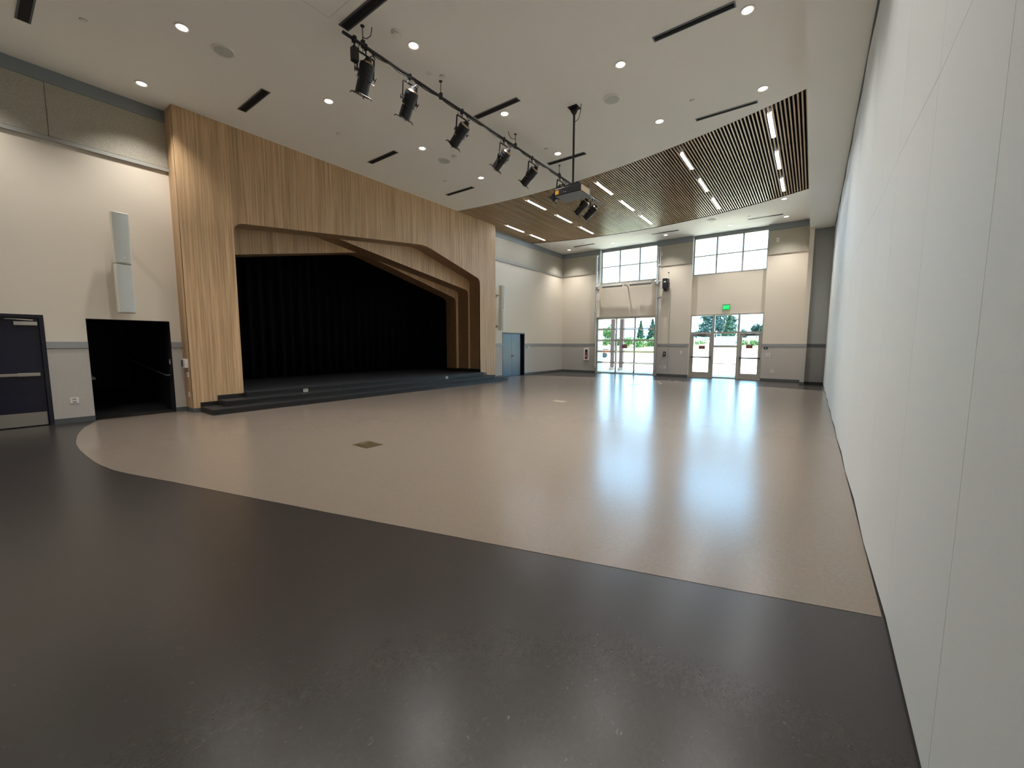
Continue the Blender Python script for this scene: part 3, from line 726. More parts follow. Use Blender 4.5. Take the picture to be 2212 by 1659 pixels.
plate('outlet', XL + 0.006, 1.293, 0.453, 0.12, 0.12, 'x', 'white square outlet on the grey wall between navy door and passage', 'outlet')
plate('card_reader', XL + 0.006, 17.55, 1.445, 0.14, 0.10, 'x', 'grey card reader beside the navy double doors', 'card reader', m='ledge', detail='rocker')
plate('switch_plate', XL + 0.006, 17.78, 1.44, 0.13, 0.11, 'x', 'white switch plate right of the grey card reader', 'switch', detail='rocker')
YF = YD - 0.006
plate('outlet', -9.91, YF, 0.46, 0.075, 0.13, 'y', 'white outlet below the fire extinguisher cabinet', 'outlet')
plate('outlet', -6.25, YF, 0.455, 0.10, 0.14, 'y', 'white outlet nearest the overhead door jamb, left of a pair', 'outlet')
plate('outlet', -6.02, YF, 0.445, 0.10, 0.14, 'y', 'white outlet beside the grey conduit, right of a pair', 'outlet')
plate('switch_plate', -5.26, YF, 1.217, 0.08, 0.13, 'y', 'white switch plate left of the storefront', 'switch', detail='rocker')
plate('wall_control', -6.05, YF, 1.135, 0.12, 0.22, 'y', 'dark control box for the overhead door', 'control box', m='projdark', detail='rocker', th=0.06)
plate('tactile_sign', -1.675, YF, 1.448, 0.15, 0.10, 'y', 'small navy wall sign under the chair rail by the storefront', 'sign', m='bluegrey', detail='rocker')
plate('dimmer_panel', -1.567, YF, 1.15, 0.14, 0.15, 'y', 'white two gang control plate right of the storefront', 'switch', detail='rocker')
plate('outlet', -1.37, YF, 0.42, 0.10, 0.14, 'y', 'white outlet low on the wall right of the storefront', 'outlet')
plate('sensor_plate', -6.375, YD - 0.05, 6.12, 0.11, 0.16, 'y', 'white sensor on the acoustic panel between the windows', 'sensor', detail='rocker')
plate('sensor_plate', -1.473, YD - 0.05, 6.10, 0.10, 0.16, 'y', 'white sensor on the acoustic panel beside the soffit', 'sensor', detail='rocker')
plate('key_switch', -0.07, 20.444, 1.15, 0.07, 0.11, 'y', 'grey key switch on the dark grey end wall', 'switch', m='ledge', detail='rocker')
# devices on the portal return
o = thing('control_panel', (-11.81, 3.1, 1.04), 'white control box with grey screen on the oak return', 'control panel')
MB().box(-11.95, -11.67, 3.055, 3.115, 1.045, 1.25).build('case', 'white', o, bevel=0.004); MB().box(-11.93, -11.79, 3.051, 3.055, 1.07, 1.225).build('screen', 'ventframe', o)
plate('switch_plate', -11.74, 3.115, 0.885, 0.13, 0.115, 'y', 'white switch plate under the control box on the oak return', 'switch', detail='rocker')
plate('outlet', -11.77, 3.115, 0.416, 0.12, 0.115, 'y', 'white outlet low on the oak return', 'outlet')

# fire extinguisher cabinet
fe = thing('extinguisher_cabinet', (-10.40, YF, 0.684), 'white fire extinguisher cabinet on the far wall', 'cabinet')
x0, x1, z0, z1 = -10.56, -10.245, 0.69, 1.375
MB().box(x0, x1, YF - 0.06, YF, z0, z0 + 0.07).build('frame', 'white', fe); MB().box(x0, x1, YF - 0.06, YF, z1 - 0.07, z1).build('frame', 'white', fe)
MB().box(x0, x0 + 0.07, YF - 0.06, YF, z0 + 0.07, z1 - 0.07).build('frame', 'white', fe); MB().box(x1 - 0.07, x1, YF - 0.06, YF, z0 + 0.07, z1 - 0.07).build('frame', 'white', fe)
MB().box(x0 + 0.07, x1 - 0.07, YF - 0.008, YF - 0.001, z0 + 0.07, z1 - 0.07).build('back_panel', 'projdark', fe)
ex = thing('fire_extinguisher', (-10.40, YF - 0.035, 0.77), 'red fire extinguisher inside the white cabinet', 'extinguisher')
MB().lathe([(0, 0), (0.028, 0), (0.03, 0.02), (0.03, 0.28), (0.018, 0.33), (0.012, 0.35), (0, 0.35)], (-10.40, YF - 0.04, 0.765), 14).build('cylinder', 'red', ex, smooth=True)
MB().box(-10.43, -10.37, YF - 0.06, YF - 0.02, 1.115, 1.145).build('valve', 'steel', ex)
MB().tube([(-10.37, YF - 0.045, 1.125), (-10.345, YF - 0.045, 1.06), (-10.355, YF - 0.045, 0.92)], 0.008, 6).build('hose', 'cable', ex)
MB().box(-10.425, -10.375, YF - 0.073, YF - 0.0695, 0.88, 1.0).build('label', 'white', ex)

# exit sign
es = thing('exit_sign', (-3.36, 21.5, 3.22), 'lit green exit sign above the storefront', 'sign')
MB().box(-3.53, -3.20, 21.45, 21.5, 3.455, 3.49).build('housing', 'ledge', es); MB().box(-3.515, -3.215, 21.468, 21.482, 3.235, 3.455).build('panel', 'exitface', es)
MB().box(-3.40, -3.32, 21.482, 21.54, 3.38, 3.46).build('mounting', 'ledge', es)
fc = bpy.data.curves.new('exit_text', 'FONT'); fc.body = 'EXIT'; fc.size = 0.18; fc.extrude = 0.003; fc.offset = 0.004; fc.align_x = 'CENTER'; fc.align_y = 'CENTER'
fc.materials.append(M['exitgreen'])
_tmp = bpy.data.objects.new('lettering_source', fc); COL.objects.link(_tmp)
bpy.context.view_layer.update()
_me = bpy.data.meshes.new_from_object(_tmp.evaluated_get(bpy.context.evaluated_depsgraph_get()))
bpy.data.objects.remove(_tmp)
fo = bpy.data.objects.new('lettering', _me); COL.objects.link(fo); fo.parent = es
fo.location = Vector((-3.365, 21.464, 3.345)) - es.location; fo.rotation_euler = (PI / 2, 0, 0); fo.scale = (0.68, 1.05, 1)

# ------------------------------------------------------------------ downlights
def downlight(x, y, lab, first=[None]):
    o = thing('downlight', (x, y, ZC - 0.012), lab, 'ceiling light', 'round recessed downlights')
    if first[0] is None:
        a = MB().lathe([(0.078, 0.0), (0.098, -0.006), (0.105, 0.002), (0.105, 0.012)], (x, y, ZC - 0.012), 28).build('trim_ring', 'white', o, smooth=True)
        b = MB().lathe([(0.0, 0.008), (0.079, 0.008), (0.079, 0.003), (0.0, 0.003)], (x, y, ZC - 0.012), 28).build('lens', 'lamp', o)
        first[0] = (a.data, b.data)
    else:
        for nm, me in zip(('trim_ring', 'lens'), first[0]):
            q = bpy.data.objects.new(nm, me); COL.objects.link(q); q.parent = o
    l = bpy.data.lights.new('downlight_lamp', 'SPOT'); l.energy = SPOT_W; l.color = (1.0, 0.95, 0.89); l.spot_size = math.radians(106); l.spot_blend = 1.0; l.shadow_soft_size = 0.07
    lo = bpy.data.objects.new('lamp', l); COL.objects.link(lo); lo.parent = o; lo.location = (0, 0, -0.03)
    return o
for x, y, lab in (
    (-11.11, 2.56, 'round downlight closest to the grey acoustic panels and the oak corner'),
    (-8.65, 2.57, 'round downlight beside the large round ceiling speaker, nearest the camera on the left'),
    (-8.65, 5.09, 'round downlight beyond the first black slot vent, second along the oak wall'),
    (-8.65, 7.69, 'round downlight left of the small detector and speaker pair, third along the oak wall'),
    (-8.65, 10.07, 'round downlight nearest the slatted ceiling along the oak wall'),
    (-5.90, 5.09, 'round downlight beside the near end of the lighting bar, below the smoke detector'),
    (-5.90, 7.69, 'round downlight above the middle of the lighting bar, beside a black vent'),
    (-5.90, 10.07, 'round downlight just left of the projector pole'),
    (-3.18, 7.68, 'round downlight right of the projector pole, above the round speaker'),
    (-3.18, 10.07, 'round downlight between projector and the grey slot vent by the slats'),
    (-1.125, 7.66, 'round downlight at the top edge of the picture near the soffit'),
    (-1.125, 10.07, 'round downlight just above the upper right corner of the slatted ceiling'),
    (-1.13, 17.83, 'round downlight at the far right edge of the slatted ceiling'),
    (-1.17, 20.30, 'round downlight above the far wall beside the soffit'),
    (-3.20, 20.30, 'round downlight above the high storefront window'),
    (-5.93, 20.30, 'round downlight above the panel between the high windows'),
    (-8.60, 20.30, 'round downlight above the high overhead door window'),
    (-11.11, 20.35, 'round downlight in the far left ceiling corner'),
    (-11.11, 0.05, 'round downlight outside the frame above the navy exit door'),
    (-8.65, 0.05, 'round downlight outside the frame, behind the left foreground'),
    (-5.90, 2.57, 'round downlight outside the frame, ahead of the lighting bar'),
    (-3.18, 2.57, 'round downlight outside the frame, over the near floor'),
    (-3.18, 5.09, 'round downlight outside the frame, over the light floor'),
    (-1.125, 2.57, 'round downlight outside the frame, near the partition'),
    (-1.125, 5.09, 'round downlight outside the frame, further along the partition'),
):
    downlight(x, y, lab)

# ------------------------------------------------------------------ linear lights in the slats
ORD = ('nearest', 'middle', 'farthest')
ROWN = ('the row beside the soffit', 'the second row from the soffit', 'the row straight beyond the projector', 'the row left of the projector', 'the row closest to the left wall')
for (lx, ls), rn in zip(LIN, ROWN):
    for i, (a, b) in enumerate(ls):
        on = ORD[i] if len(ls) == 3 else ('nearer', 'farther')[i]
        o = thing('linear_light', (lx, (a + b) / 2, ZC - 0.012), 'glowing linear slat light, %s in %s' % (on, rn), 'ceiling light', 'linear lights in the slatted ceiling')
        h = MB(); h.box(lx - 0.048, lx - 0.040, a, b, ZC - 0.008, ZC + 0.05); h.box(lx + 0.040, lx + 0.048, a, b, ZC - 0.008, ZC + 0.05); h.box(lx - 0.048, lx + 0.048, a, b, ZC + 0.045, ZC + 0.055)
        h.build('housing', 'white', o); MB().box(lx - 0.04, lx + 0.04, a + 0.005, b - 0.005, ZC - 0.010, ZC + 0.01).build('diffuser', 'tube', o)

# ------------------------------------------------------------------ slot vents
def vent(x0, x1, y0, y1, lab):
    o = thing('slot_vent', ((x0 + x1) / 2, (y0 + y1) / 2, ZC - 0.01), lab, 'air vent', 'linear slot vents')
    w = (y1 - y0); z0, z1 = ZC - 0.010, ZC + 0.0
    MB().box(x0, x1, y0, y0 + w * 0.14, z0, z1).build('rail', 'ventframe', o); MB().box(x0, x1, y1 - w * 0.14, y1, z0, z1).build('rail', 'ventframe', o)
    MB().box(x0, x0 + 0.02, y0 + w * 0.14, y1 - w * 0.14, z0, z1).build('rail', 'ventframe', o); MB().box(x1 - 0.02, x1, y0 + w * 0.14, y1 - w * 0.14, z0, z1).build('rail', 'ventframe', o)
    MB().box(x0 + 0.02, x1 - 0.02, y0 + w * 0.14, y1 - w * 0.14, ZC - 0.003, ZC).build('slot', 'ventdark', o)
    MB().box(x0 + 0.02, x1 - 0.02, y0 + w * 0.44, y0 + w * 0.54, z0 + 0.001, ZC - 0.003).build('blade', 'ventdark', o)
for a in (
    (-10.56, -9.36, 0.92, 1.09, 'black slot vent cut off by the top left corner of the picture'),
    (-10.56, -9.34, 4.05, 4.22, 'black slot vent nearest the oak corner'),
    (-10.55, -9.37, 7.32, 7.48, 'black slot vent halfway along the oak wall'),
    (-10.59, -9.37, 10.43, 10.58, 'black slot vent along the oak wall closest to the slats'),
    (-6.52, -5.30, 4.06, 4.235, 'large black slot vent beside the near end of the lighting bar'),
    (-6.54, -5.33, 7.355, 7.51, 'black slot vent behind the middle of the lighting bar'),
    (-6.46, -5.28, 10.41, 10.57, 'black slot vent behind the projector pole'),
    (-2.50, -1.257, 7.355, 7.49, 'grey framed slot vent at the top edge near the soffit'),
    (-2.49, -1.255, 10.465, 10.58, 'grey framed slot vent just above the slats on the right'),
    (-2.49, -1.26, 19.80, 19.93, 'slot vent by the far soffit corner'),
    (-6.45, -5.22, 19.75, 19.88, 'slot vent above the panel between the high windows'),
    (-10.59, -9.40, 19.83, 19.95, 'slot vent at the far left above the end wall'),
): vent(*a)

# ------------------------------------------------------------------ round ceiling speakers, detectors, sprinklers, access panels
for x, y, lab in ((-8.73, 3.18, 'large grey round ceiling speaker above the oak corner'), (-3.74, 8.60, 'white round ceiling speaker right of the projector pole'), (-8.72, 8.56, 'grey round ceiling speaker in the middle, beside a detector'), (-3.72, 19.10, 'pale round ceiling speaker beyond the slats')):
    o = thing('ceiling_speaker', (x, y, ZC - 0.012), lab, 'speaker', 'round ceiling speakers')
    MB().lathe([(0.150, -0.004), (0.172, -0.010), (0.178, 0.0), (0.178, 0.012)], (x, y, ZC - 0.012), 32).build('ring', 'white', o, smooth=True)
    MB().lathe([(0.0, -0.006), (0.152, -0.003), (0.152, 0.012), (0, 0.012)], (x, y, ZC - 0.012), 32).build('grille', 'grille', o)
for x, y, lab in ((-5.90, 4.72, 'white smoke detector near the lighting bar end'), (-8.28, 8.53, 'white smoke detector beside the middle round speaker')):
    o = thing('smoke_detector', (x, y, ZC - 0.06), lab, 'smoke detector', 'smoke detectors')
    MB().lathe([(0.0, 0.06), (0.085, 0.06), (0.085, 0.048), (0.07, 0.04), (0.07, 0.022)], (x, y, ZC - 0.06), 28).build('base', 'white', o, smooth=True)
    MB().lathe([(0.066, 0.022), (0.062, 0.008), (0.04, 0.0), (0.0, 0.0)], (x, y, ZC - 0.06), 28).build('sensing_head', 'white', o, smooth=True)
    MB().lathe([(0.068, 0.036), (0.068, 0.024)], (x, y, ZC - 0.06), 28).build('vent_slot', 'ventframe', o)
for x, y, lab in ((-9.75, 1.58, 'small ceiling sprinkler near the top left corner'), (-9.76, 5.97, 'small ceiling sprinkler between oak wall vents'), (-6.10, 5.96, 'small ceiling sprinkler above the bar chain'), (-9.76, 9.60, 'small ceiling sprinkler near the oak wall and slats'),
                  (-6.02, 9.67, 'small ceiling sprinkler left of the projector pole'), (-2.38, 9.66, 'small ceiling sprinkler left of the right hand grey vent'), (-2.39, 19.39, 'small ceiling sprinkler beyond the slats on the right'), (-9.85, 19.41, 'small ceiling sprinkler beyond the slats on the left'),
                  (-6.0, 19.45, 'small ceiling sprinkler beyond the slats in the middle')):
    o = thing('sprinkler', (x, y, ZC - 0.02), lab, 'sprinkler', 'concealed ceiling sprinklers')
    MB().lathe([(0.0, 0.0), (0.036, 0.002), (0.044, 0.012), (0.044, 0.02)], (x, y, ZC - 0.02), 18).build('cover', 'white', o, smooth=True)
    MB().lathe([(0.045, 0.016), (0.05, 0.02)], (x, y, ZC - 0.02), 18).build('ring', 'ventframe', o)
o = thing('blank_plate', (-6.25, 5.755, ZC - 0.006), 'small square blank ceiling plate above the lighting bar', 'cover plate')
MB().box(-6.30, -6.20, 5.705, 5.805, ZC - 0.006, ZC).build('plate', 'white', o); MB().cyl((-6.25, 5.755, ZC - 0.008), (-6.25, 5.755, ZC - 0.005), 0.006, n=8).build('screw', 'ventframe', o)
for x0, x1, y0, y1, lab in ((-6.52, -5.91, 3.29, 3.90, 'square ceiling access hatch at the top edge near the lighting bar'), (-7.33, -6.49, 19.47, 19.77, 'flush ceiling access hatch above the far windows')):
    o = thing('access_hatch', ((x0 + x1) / 2, (y0 + y1) / 2, ZC - 0.003), lab, 'hatch')
    MB().box(x0 + 0.006, x1 - 0.006, y0 + 0.006, y1 - 0.006, ZC - 0.003, ZC).build('panel', 'ceiling', o)
    f = MB(); f.box(x0, x1, y0, y0 + 0.006, ZC - 0.002, ZC); f.box(x0, x1, y1 - 0.006, y1, ZC - 0.002, ZC); f.box(x0, x0 + 0.006, y0, y1, ZC - 0.002, ZC); f.box(x1 - 0.006, x1, y0, y1, ZC - 0.002, ZC)
    f.build('frame', 'ledge', o)

# ------------------------------------------------------------------ lighting bar with stage spotlights
BX, BZ = -6.235, 6.49
bar = thing('lighting_bar', (BX, 8.8, BZ), 'long black pipe hung from the ceiling for stage lights', 'lighting bar')
MB().tube([(BX, 3.95, BZ), (BX, 13.9, BZ)], 0.025, 12).build('pipe', 'blackmetal', bar, smooth=True)
FIX = [(4.36, 27), (5.28, 33), (6.66, 50), (8.11, 50), (9.32, 51), (10.80, 51), (12.35, 50), (13.0, 50)]
cab = []
for i in range(len(FIX) - 1):
    y0, y1 = FIX[i][0], FIX[i + 1][0]
    for k in range(8):
        q = k / 8; s = abs(math.sin(q * PI * 2)); cab.append((BX + 0.02, y0 + (y1 - y0) * q, BZ - 0.03 - 0.035 * s))
MB().tube(cab, 0.009, 6).build('cable', 'cable', bar, smooth=True)
for y in (4.31, 6.05, 8.57, 10.75, 12.6):
    ch = MB()
    nlk = 7
    for k in range(nlk):
        z = BZ + 0.07 + (ZC - BZ - 0.07) * (k + 0.5) / nlk; L_ = (ZC - BZ - 0.07) / nlk * 0.62
        pts_ = []
        for a in range(9):
            t = 2 * PI * a / 8; u = 0.010 * math.cos(t); v = L_ * math.sin(t)
            pts_.append((BX + (u if k % 2 else 0), y + (0 if k % 2 else u), z + v))
        ch.tube(pts_, 0.0035, 5)
    hg = ch.build('hanger_chain', 'blackmetal', bar)
    MB().lathe([(0.0, 0.0), (0.03, 0.0), (0.035, 0.012), (0.0, 0.012)], (BX, y, ZC - 0.012), 12).build('ceiling_eye', 'blackmetal', hg)
    MB().box(BX - 0.03, BX + 0.03, y - 0.022, y + 0.022, BZ - 0.035, BZ + 0.075).build('pipe_clamp', 'blackmetal', hg)
MB().tube([(BX, 4.31, BZ + 0.12), (BX + 0.05, 4.35, BZ + 0.10), (BX + 0.09, 4.40, BZ + 0.16), (BX + 0.10, 4.42, ZC)], 0.007, 6).build('feed_cable', 'cable', bar)
MB().tube([(BX, 8.57, BZ + 0.18), (BX - 0.04, 8.48, BZ + 0.16), (BX - 0.06, 8.38, BZ + 0.22), (BX - 0.06, 8.36, ZC)], 0.007, 6).build('feed_cable', 'cable', bar)

def spotlight(y, deg, lab):
    o = thing('stage_spotlight', (BX, y, BZ - 0.4), lab, 'spotlight', 'stage spotlights on the bar')
    t = math.radians(deg); ax = Vector((-math.sin(t), 0, -math.cos(t))); sd = Vector((0, 1, 0)); up = ax.cross(sd)
    piv = Vector((BX - 0.03, y, BZ - 0.41))
    MB().box(BX - 0.028, BX + 0.028, y - 0.02, y + 0.02, BZ - 0.055, BZ + 0.04).build('clamp', 'blackmetal', o, bevel=0.004)
    MB().cyl((BX, y, BZ - 0.055), (BX, y, BZ - 0.13), 0.011, n=8).build('clamp_bolt', 'blackmetal', o)
    yk = MB(); w = 0.155
    yk.box(BX - 0.018, BX + 0.018, y - w, y + w, BZ - 0.135, BZ - 0.127)
    for s in (-1, 1):
        yk.prism([(BX - 0.018, BZ - 0.13), (BX + 0.018, BZ - 0.13), (piv.x + 0.02, piv.z - 0.02), (piv.x - 0.02, piv.z - 0.02)], 'y', y + s * w - 0.004, y + s * w + 0.004)
    yk.build('yoke', 'blackmetal', o)
    for s in (-1, 1):
        kb = MB().cyl(piv + sd * s * 0.10, piv + sd * s * (w + 0.045), 0.013, n=8).build('tilt_knob', 'blackmetal', o)
        MB().cyl(piv + sd * s * (w + 0.03) + ax * 0.04, piv + sd * s * (w + 0.05) - ax * 0.03, 0.007, n=6).build('knob_lever', 'blackmetal', kb)
    # barrel: rounded square section swept along the axis
    def sect(mb, a0, a1, r0, r1, n=14):
        mb.cyl(piv + ax * a0, piv + ax * a1, r0, r1, n)
    b = MB(); sect(b, -0.152, 0.080, 0.118, 0.118); sect(b, 0.080, 0.104, 0.118, 0.105); sect(b, 0.104, 0.304, 0.105, 0.105)
    bd = b.build('barrel', 'blackmetal', o, smooth=True)
    for a in (-0.10, -0.035, 0.04):
        f = MB(); f.cyl(piv + ax * a, piv + ax * (a + 0.012), 0.126, 0.126, 14); f.build('cooling_fin', 'blackmetal', bd, smooth=True)
    for s in (-1, 1):
        MB().cyl(piv + ax * 0.09 + sd * s * 0.10 + up * 0.02, piv + ax * 0.09 + sd * s * 0.175 + up * 0.03, 0.007, n=6).build('shutter_handle', 'steel', bd)
    g = MB(); c = piv + ax * 0.305
    for s in (-1, 1):
        pa = c + sd * s * 0.112
        g.tube([pa + up * 0.115, pa - up * 0.115], 0.009, 6); pb = c + up * s * 0.112; g.tube([pb + sd * 0.115, pb - sd * 0.115], 0.009, 6)
    for s in (-1, 1):
        for q in (-1, 1): g.tube([c + sd * s * 0.112 + up * q * 0.112, c + sd * s * 0.128 + up * q * 0.128 + ax * 0.03], 0.007, 5)
    g.build('gel_frame', 'blackmetal', o)
    ln = MB(); sect(ln, 0.306, 0.309, 0.1, 0.1); ln.build('lens', 'glass', o)
    rc = MB(); sect(rc, -0.180, -0.152, 0.08, 0.108); rcb = rc.build('lamp_housing', 'silver', o, smooth=True)
    r2 = MB(); sect(r2, -0.240, -0.180, 0.045, 0.065); r2.build('lamp_cap', 'blackmetal', rcb, smooth=True)
    e = piv - ax * 0.24
    MB().tube([e, e + Vector((0.02, 0.05, 0.05)), Vector((BX + 0.06, y + 0.14, BZ - 0.14)), Vector((BX + 0.02, y + 0.10, BZ - 0.05)), Vector((BX, y + 0.09, BZ - 0.026))], 0.008, 6).build('power_cable', 'cable', o, smooth=True)
    lp = []
    for k in range(12):
        a = k / 11 * 2 * PI; lp.append((BX + 0.01, y - 0.10 + 0.04 * math.cos(a), BZ - 0.09 + 0.065 * math.sin(a)))
    MB().tube(lp, 0.006, 5).build('safety_cable', 'cable', o, smooth=True)
SPN = ('nearest the camera, beside the junction box', 'second from the near end, with a bright lamp cap', 'third from the near end of the bar', 'fourth from the near end of the bar', 'fifth, before the projector', 'partly hidden behind the projector', 'hanging just beyond the projector', 'at the far end past the projector')
for (y, d), nm in zip(FIX, SPN): spotlight(y, d, 'black stage spotlight ' + nm)
o = thing('junction_box', (BX, 4.16, BZ - 0.35), 'small black box clamped at the near end of the lighting bar', 'junction box')
MB().box(BX - 0.05, BX + 0.05, 4.10, 4.20, BZ - 0.33, BZ - 0.12).build('case', 'blackmetal', o, bevel=0.008)
MB().cyl((BX, 4.15, BZ - 0.12), (BX, 4.15, BZ - 0.02), 0.014, n=8).build('stem', 'blackmetal', o); MB().box(BX - 0.035, BX + 0.035, 4.125, 4.175, BZ - 0.04, BZ + 0.045).build('clamp', 'blackmetal', o)
MB().tube([(BX, 4.13, BZ - 0.33), (BX, 4.16, BZ - 0.42), (BX + 0.02, 4.25, BZ - 0.44), (BX, 4.29, BZ - 0.36)], 0.006, 5).build('cord', 'cable', o)

# ------------------------------------------------------------------ projector on its pole
PXY = (-4.53, 8.33)
pj = thing('projector', (-4.6, 8.55, 4.95), 'dark ceiling projector with pale underside on a black pole', 'projector')
PX0, PX1, PY0, PY1, PZ0, PZ1 = -4.93, -4.28, 8.30, 8.82, 4.955, 5.115
MB().box(PX0, PX1, PY0, PY1, PZ0 + 0.012, PZ1).build('body', 'projdark', pj, bevel=0.012)
MB().box(PX0 + 0.01, PX1 - 0.01, PY0 + 0.01, PY1 - 0.01, PZ0, PZ0 + 0.012).build('underside', 'projgrey', pj)
MB().box(PX1 - 0.003, PX1 + 0.004, PY0 + 0.03, PY1 - 0.08, PZ0 + 0.02, PZ1 - 0.01).build('side_vent', 'bracketgrey', pj)
MB().box(PX0 + 0.015, PX0 + 0.105, PY0 - 0.002, PY0 + 0.001, PZ0 + 0.03, PZ0 + 0.12).build('warning_sticker', 'yellow', pj)
MB().box(PX0 + 0.18, PX0 + 0.40, PY0 - 0.002, PY0 + 0.001, PZ0 + 0.035, PZ1 - 0.02).build('rear_panel', 'blackmetal', pj)
for q in (0.22, 0.27): MB().box(PX0 + q, PX0 + q + 0.03, PY0 - 0.004, PY0 - 0.002, PZ0 + 0.05, PZ0 + 0.058).build('port', 'pale', pj)
MB().lathe([(0.0, -0.07), (0.06, -0.07), (0.07, -0.02), (0.072, 0.02), (0, 0.02)], (PX0, 8.55, 5.035), 20, 'x').build('lens', 'blackmetal', pj, smooth=True)
MB().cyl((-4.45, 8.70, PZ0 - 0.003), (-4.45, 8.70, PZ0), 0.015, n=10).build('foot', 'blackmetal', pj)
MB().tube([(PXY[0], PXY[1] + 0.09, ZC - 0.12), (PXY[0], PXY[1] + 0.09, PZ1 + 0.03)], 0.024, 12).build('pole', 'blackmetal', pj, smooth=True)
py = PXY[1] + 0.09
cpb = MB(); cpb.box(PXY[0] - 0.11, PXY[0] + 0.11, py - 0.11, py + 0.11, ZC - 0.012, ZC); cpb.prism([(PXY[0] - 0.1, ZC - 0.012), (PXY[0] + 0.1, ZC - 0.012), (PXY[0] + 0.03, ZC - 0.14), (PXY[0] - 0.03, ZC - 0.14)], 'y', py - 0.03, py + 0.03)
cpb.build('ceiling_plate', 'blackmetal', pj)
MB().box(PXY[0] - 0.17, PXY[0] + 0.17, py - 0.12, py + 0.25, PZ1, PZ1 + 0.03).build('mount_frame', 'blackmetal', pj)
MB().prism([(PX1 - 0.22, PZ1), (PX1 - 0.02, PZ1), (PX1 - 0.05, PZ1 + 0.04), (PX1 - 0.10, PZ1 + 0.06), (PX1 - 0.17, PZ1 + 0.04)], 'y', PY0 + 0.02, PY0 + 0.05).build('mount_ear', 'blackmetal', pj)
MB().tube([(PXY[0] + 0.02, py, ZC - 0.30), (PXY[0] + 0.12, py - 0.02, ZC - 0.28), (PXY[0] + 0.17, py - 0.03, ZC - 0.15), (PXY[0] + 0.19, py - 0.04, ZC)], 0.007, 6).build('power_cord', 'cable', pj, smooth=True)

# ------------------------------------------------------------------ column speakers
def column_speaker(y0, lab):
    o = thing('column_speaker', (XL, y0 + 0.135, 2.24), lab, 'speaker', 'wall column speakers')
    for z0, z1, xb0, xb1, xf0, xf1 in ((2.245, 3.245, -11.80, -11.77, -11.62, -11.60), (3.255, 4.28, -11.77, -11.73, -11.60, -11.56)):
        c = MB(); c.prism([(xb0, z0), (xf0, z0), (xf1, z1), (xb1, z1)], 'y', y0, y0 + 0.27)
        cb_ = c.build('cabinet', 'cabinet', o, bevel=0.012)
        g = MB(); n = 8
        for i in range(n + 1):
            q = i / n; yy = y0 + 0.018 + 0.234 * q; bul = 0.03 * math.sin(PI * q) + 0.004
            g.v += [(xf0 + bul, yy, z0 + 0.02), (xf1 + bul, yy, z1 - 0.02)]
        for i in range(n): g.f.append((2 * i, 2 * i + 2, 2 * i + 3, 2 * i + 1))
        b0 = len(g.v); g.v += [(xf0, y0 + 0.018, z0 + 0.02), (xf1, y0 + 0.018, z1 - 0.02), (xf0, y0 + 0.252, z0 + 0.02), (xf1, y0 + 0.252, z1 - 0.02)]
        g.f += [(b0, 0, 1, b0 + 1), (2 * n, b0 + 2, b0 + 3, 2 * n + 1)]
        g.f.append(tuple([b0] + [2 * i for i in range(n + 1)] + [b0 + 2])); g.f.append(tuple([b0 + 1] + [2 * i + 1 for i in range(n + 1)] + [b0 + 3]))
        g.build('grille', 'grille', cb_, smooth=True)
        MB().box(xf0 + 0.034, xf0 + 0.040, y0 + 0.13, y0 + 0.17, z0 + 0.115, z0 + 0.13).build('badge', 'white', cb_)
    for z in (2.43, 3.85):
        MB().box(XL, XL + 0.02, y0 + 0.08, y0 + 0.19, z - 0.08, z + 0.08).build('wall_plate', 'bracketgrey', o)
        MB().cyl((XL + 0.02, y0 + 0.135, z), (-11.74, y0 + 0.135, z), 0.028, n=10).build('bracket_arm', 'bracketgrey', o)
column_speaker(2.01, 'white column speaker on the wall above the dark passage')
column_speaker(14.88, 'white column speaker on the wall past the stage, above double doors')

# ------------------------------------------------------------------ floor boxes
for x0, x1, y0, y1, m, lab in ((-5.845, -5.46, 3.61, 3.91, 'brass', 'bronze floor box plate in the nearer light floor'), (-5.875, -5.47, 9.78, 10.08, 'plategrey', 'pale floor box plate in the middle of the light floor'), (-5.87, -5.42, 15.83, 16.12, 'plategrey', 'pale floor box plate near the overhead door')):
    o = thing('floor_box', ((x0 + x1) / 2, (y0 + y1) / 2, 0.002), lab, 'floor box', 'recessed floor boxes')
    MB().box(x0, x1, y0, y1, 0.002, 0.006).build('frame', m, o); MB().box(x0 + 0.03, x1 - 0.03, y0 + 0.03, y1 - 0.03, 0.006, 0.009).build('lid', m, o)
    MB().box(x0 + 0.07, x0 + 0.10, y0 + 0.09, y0 + 0.2, 0.009, 0.011).build('lid_latch', 'steel', o)

for i, (x, y, w, d) in enumerate(((-5.19, 18.97, 0.11, 0.06), (-4.86, 18.72, 0.14, 0.07), (-4.62, 18.43, 0.12, 0.06), (-5.28, 17.62, 0.10, 0.09), (-5.05, 17.05, 0.13, 0.07), (-5.32, 16.45, 0.12, 0.06), (-5.62, 16.28, 0.09, 0.06), (-4.97, 16.95, 0.08, 0.05))):
    o = MB().prism([(x, y), (x + w, y + 0.02), (x + w - 0.01, y + d), (x + 0.015, y + d - 0.01)], 'z', 0.002, 0.0035).build('floor_mark', 'white')
    tag(o, 'small white mark on the floor between the two glazed bays', 'tape', 'white marks on the floor')  # small white patches laid flat on the floor

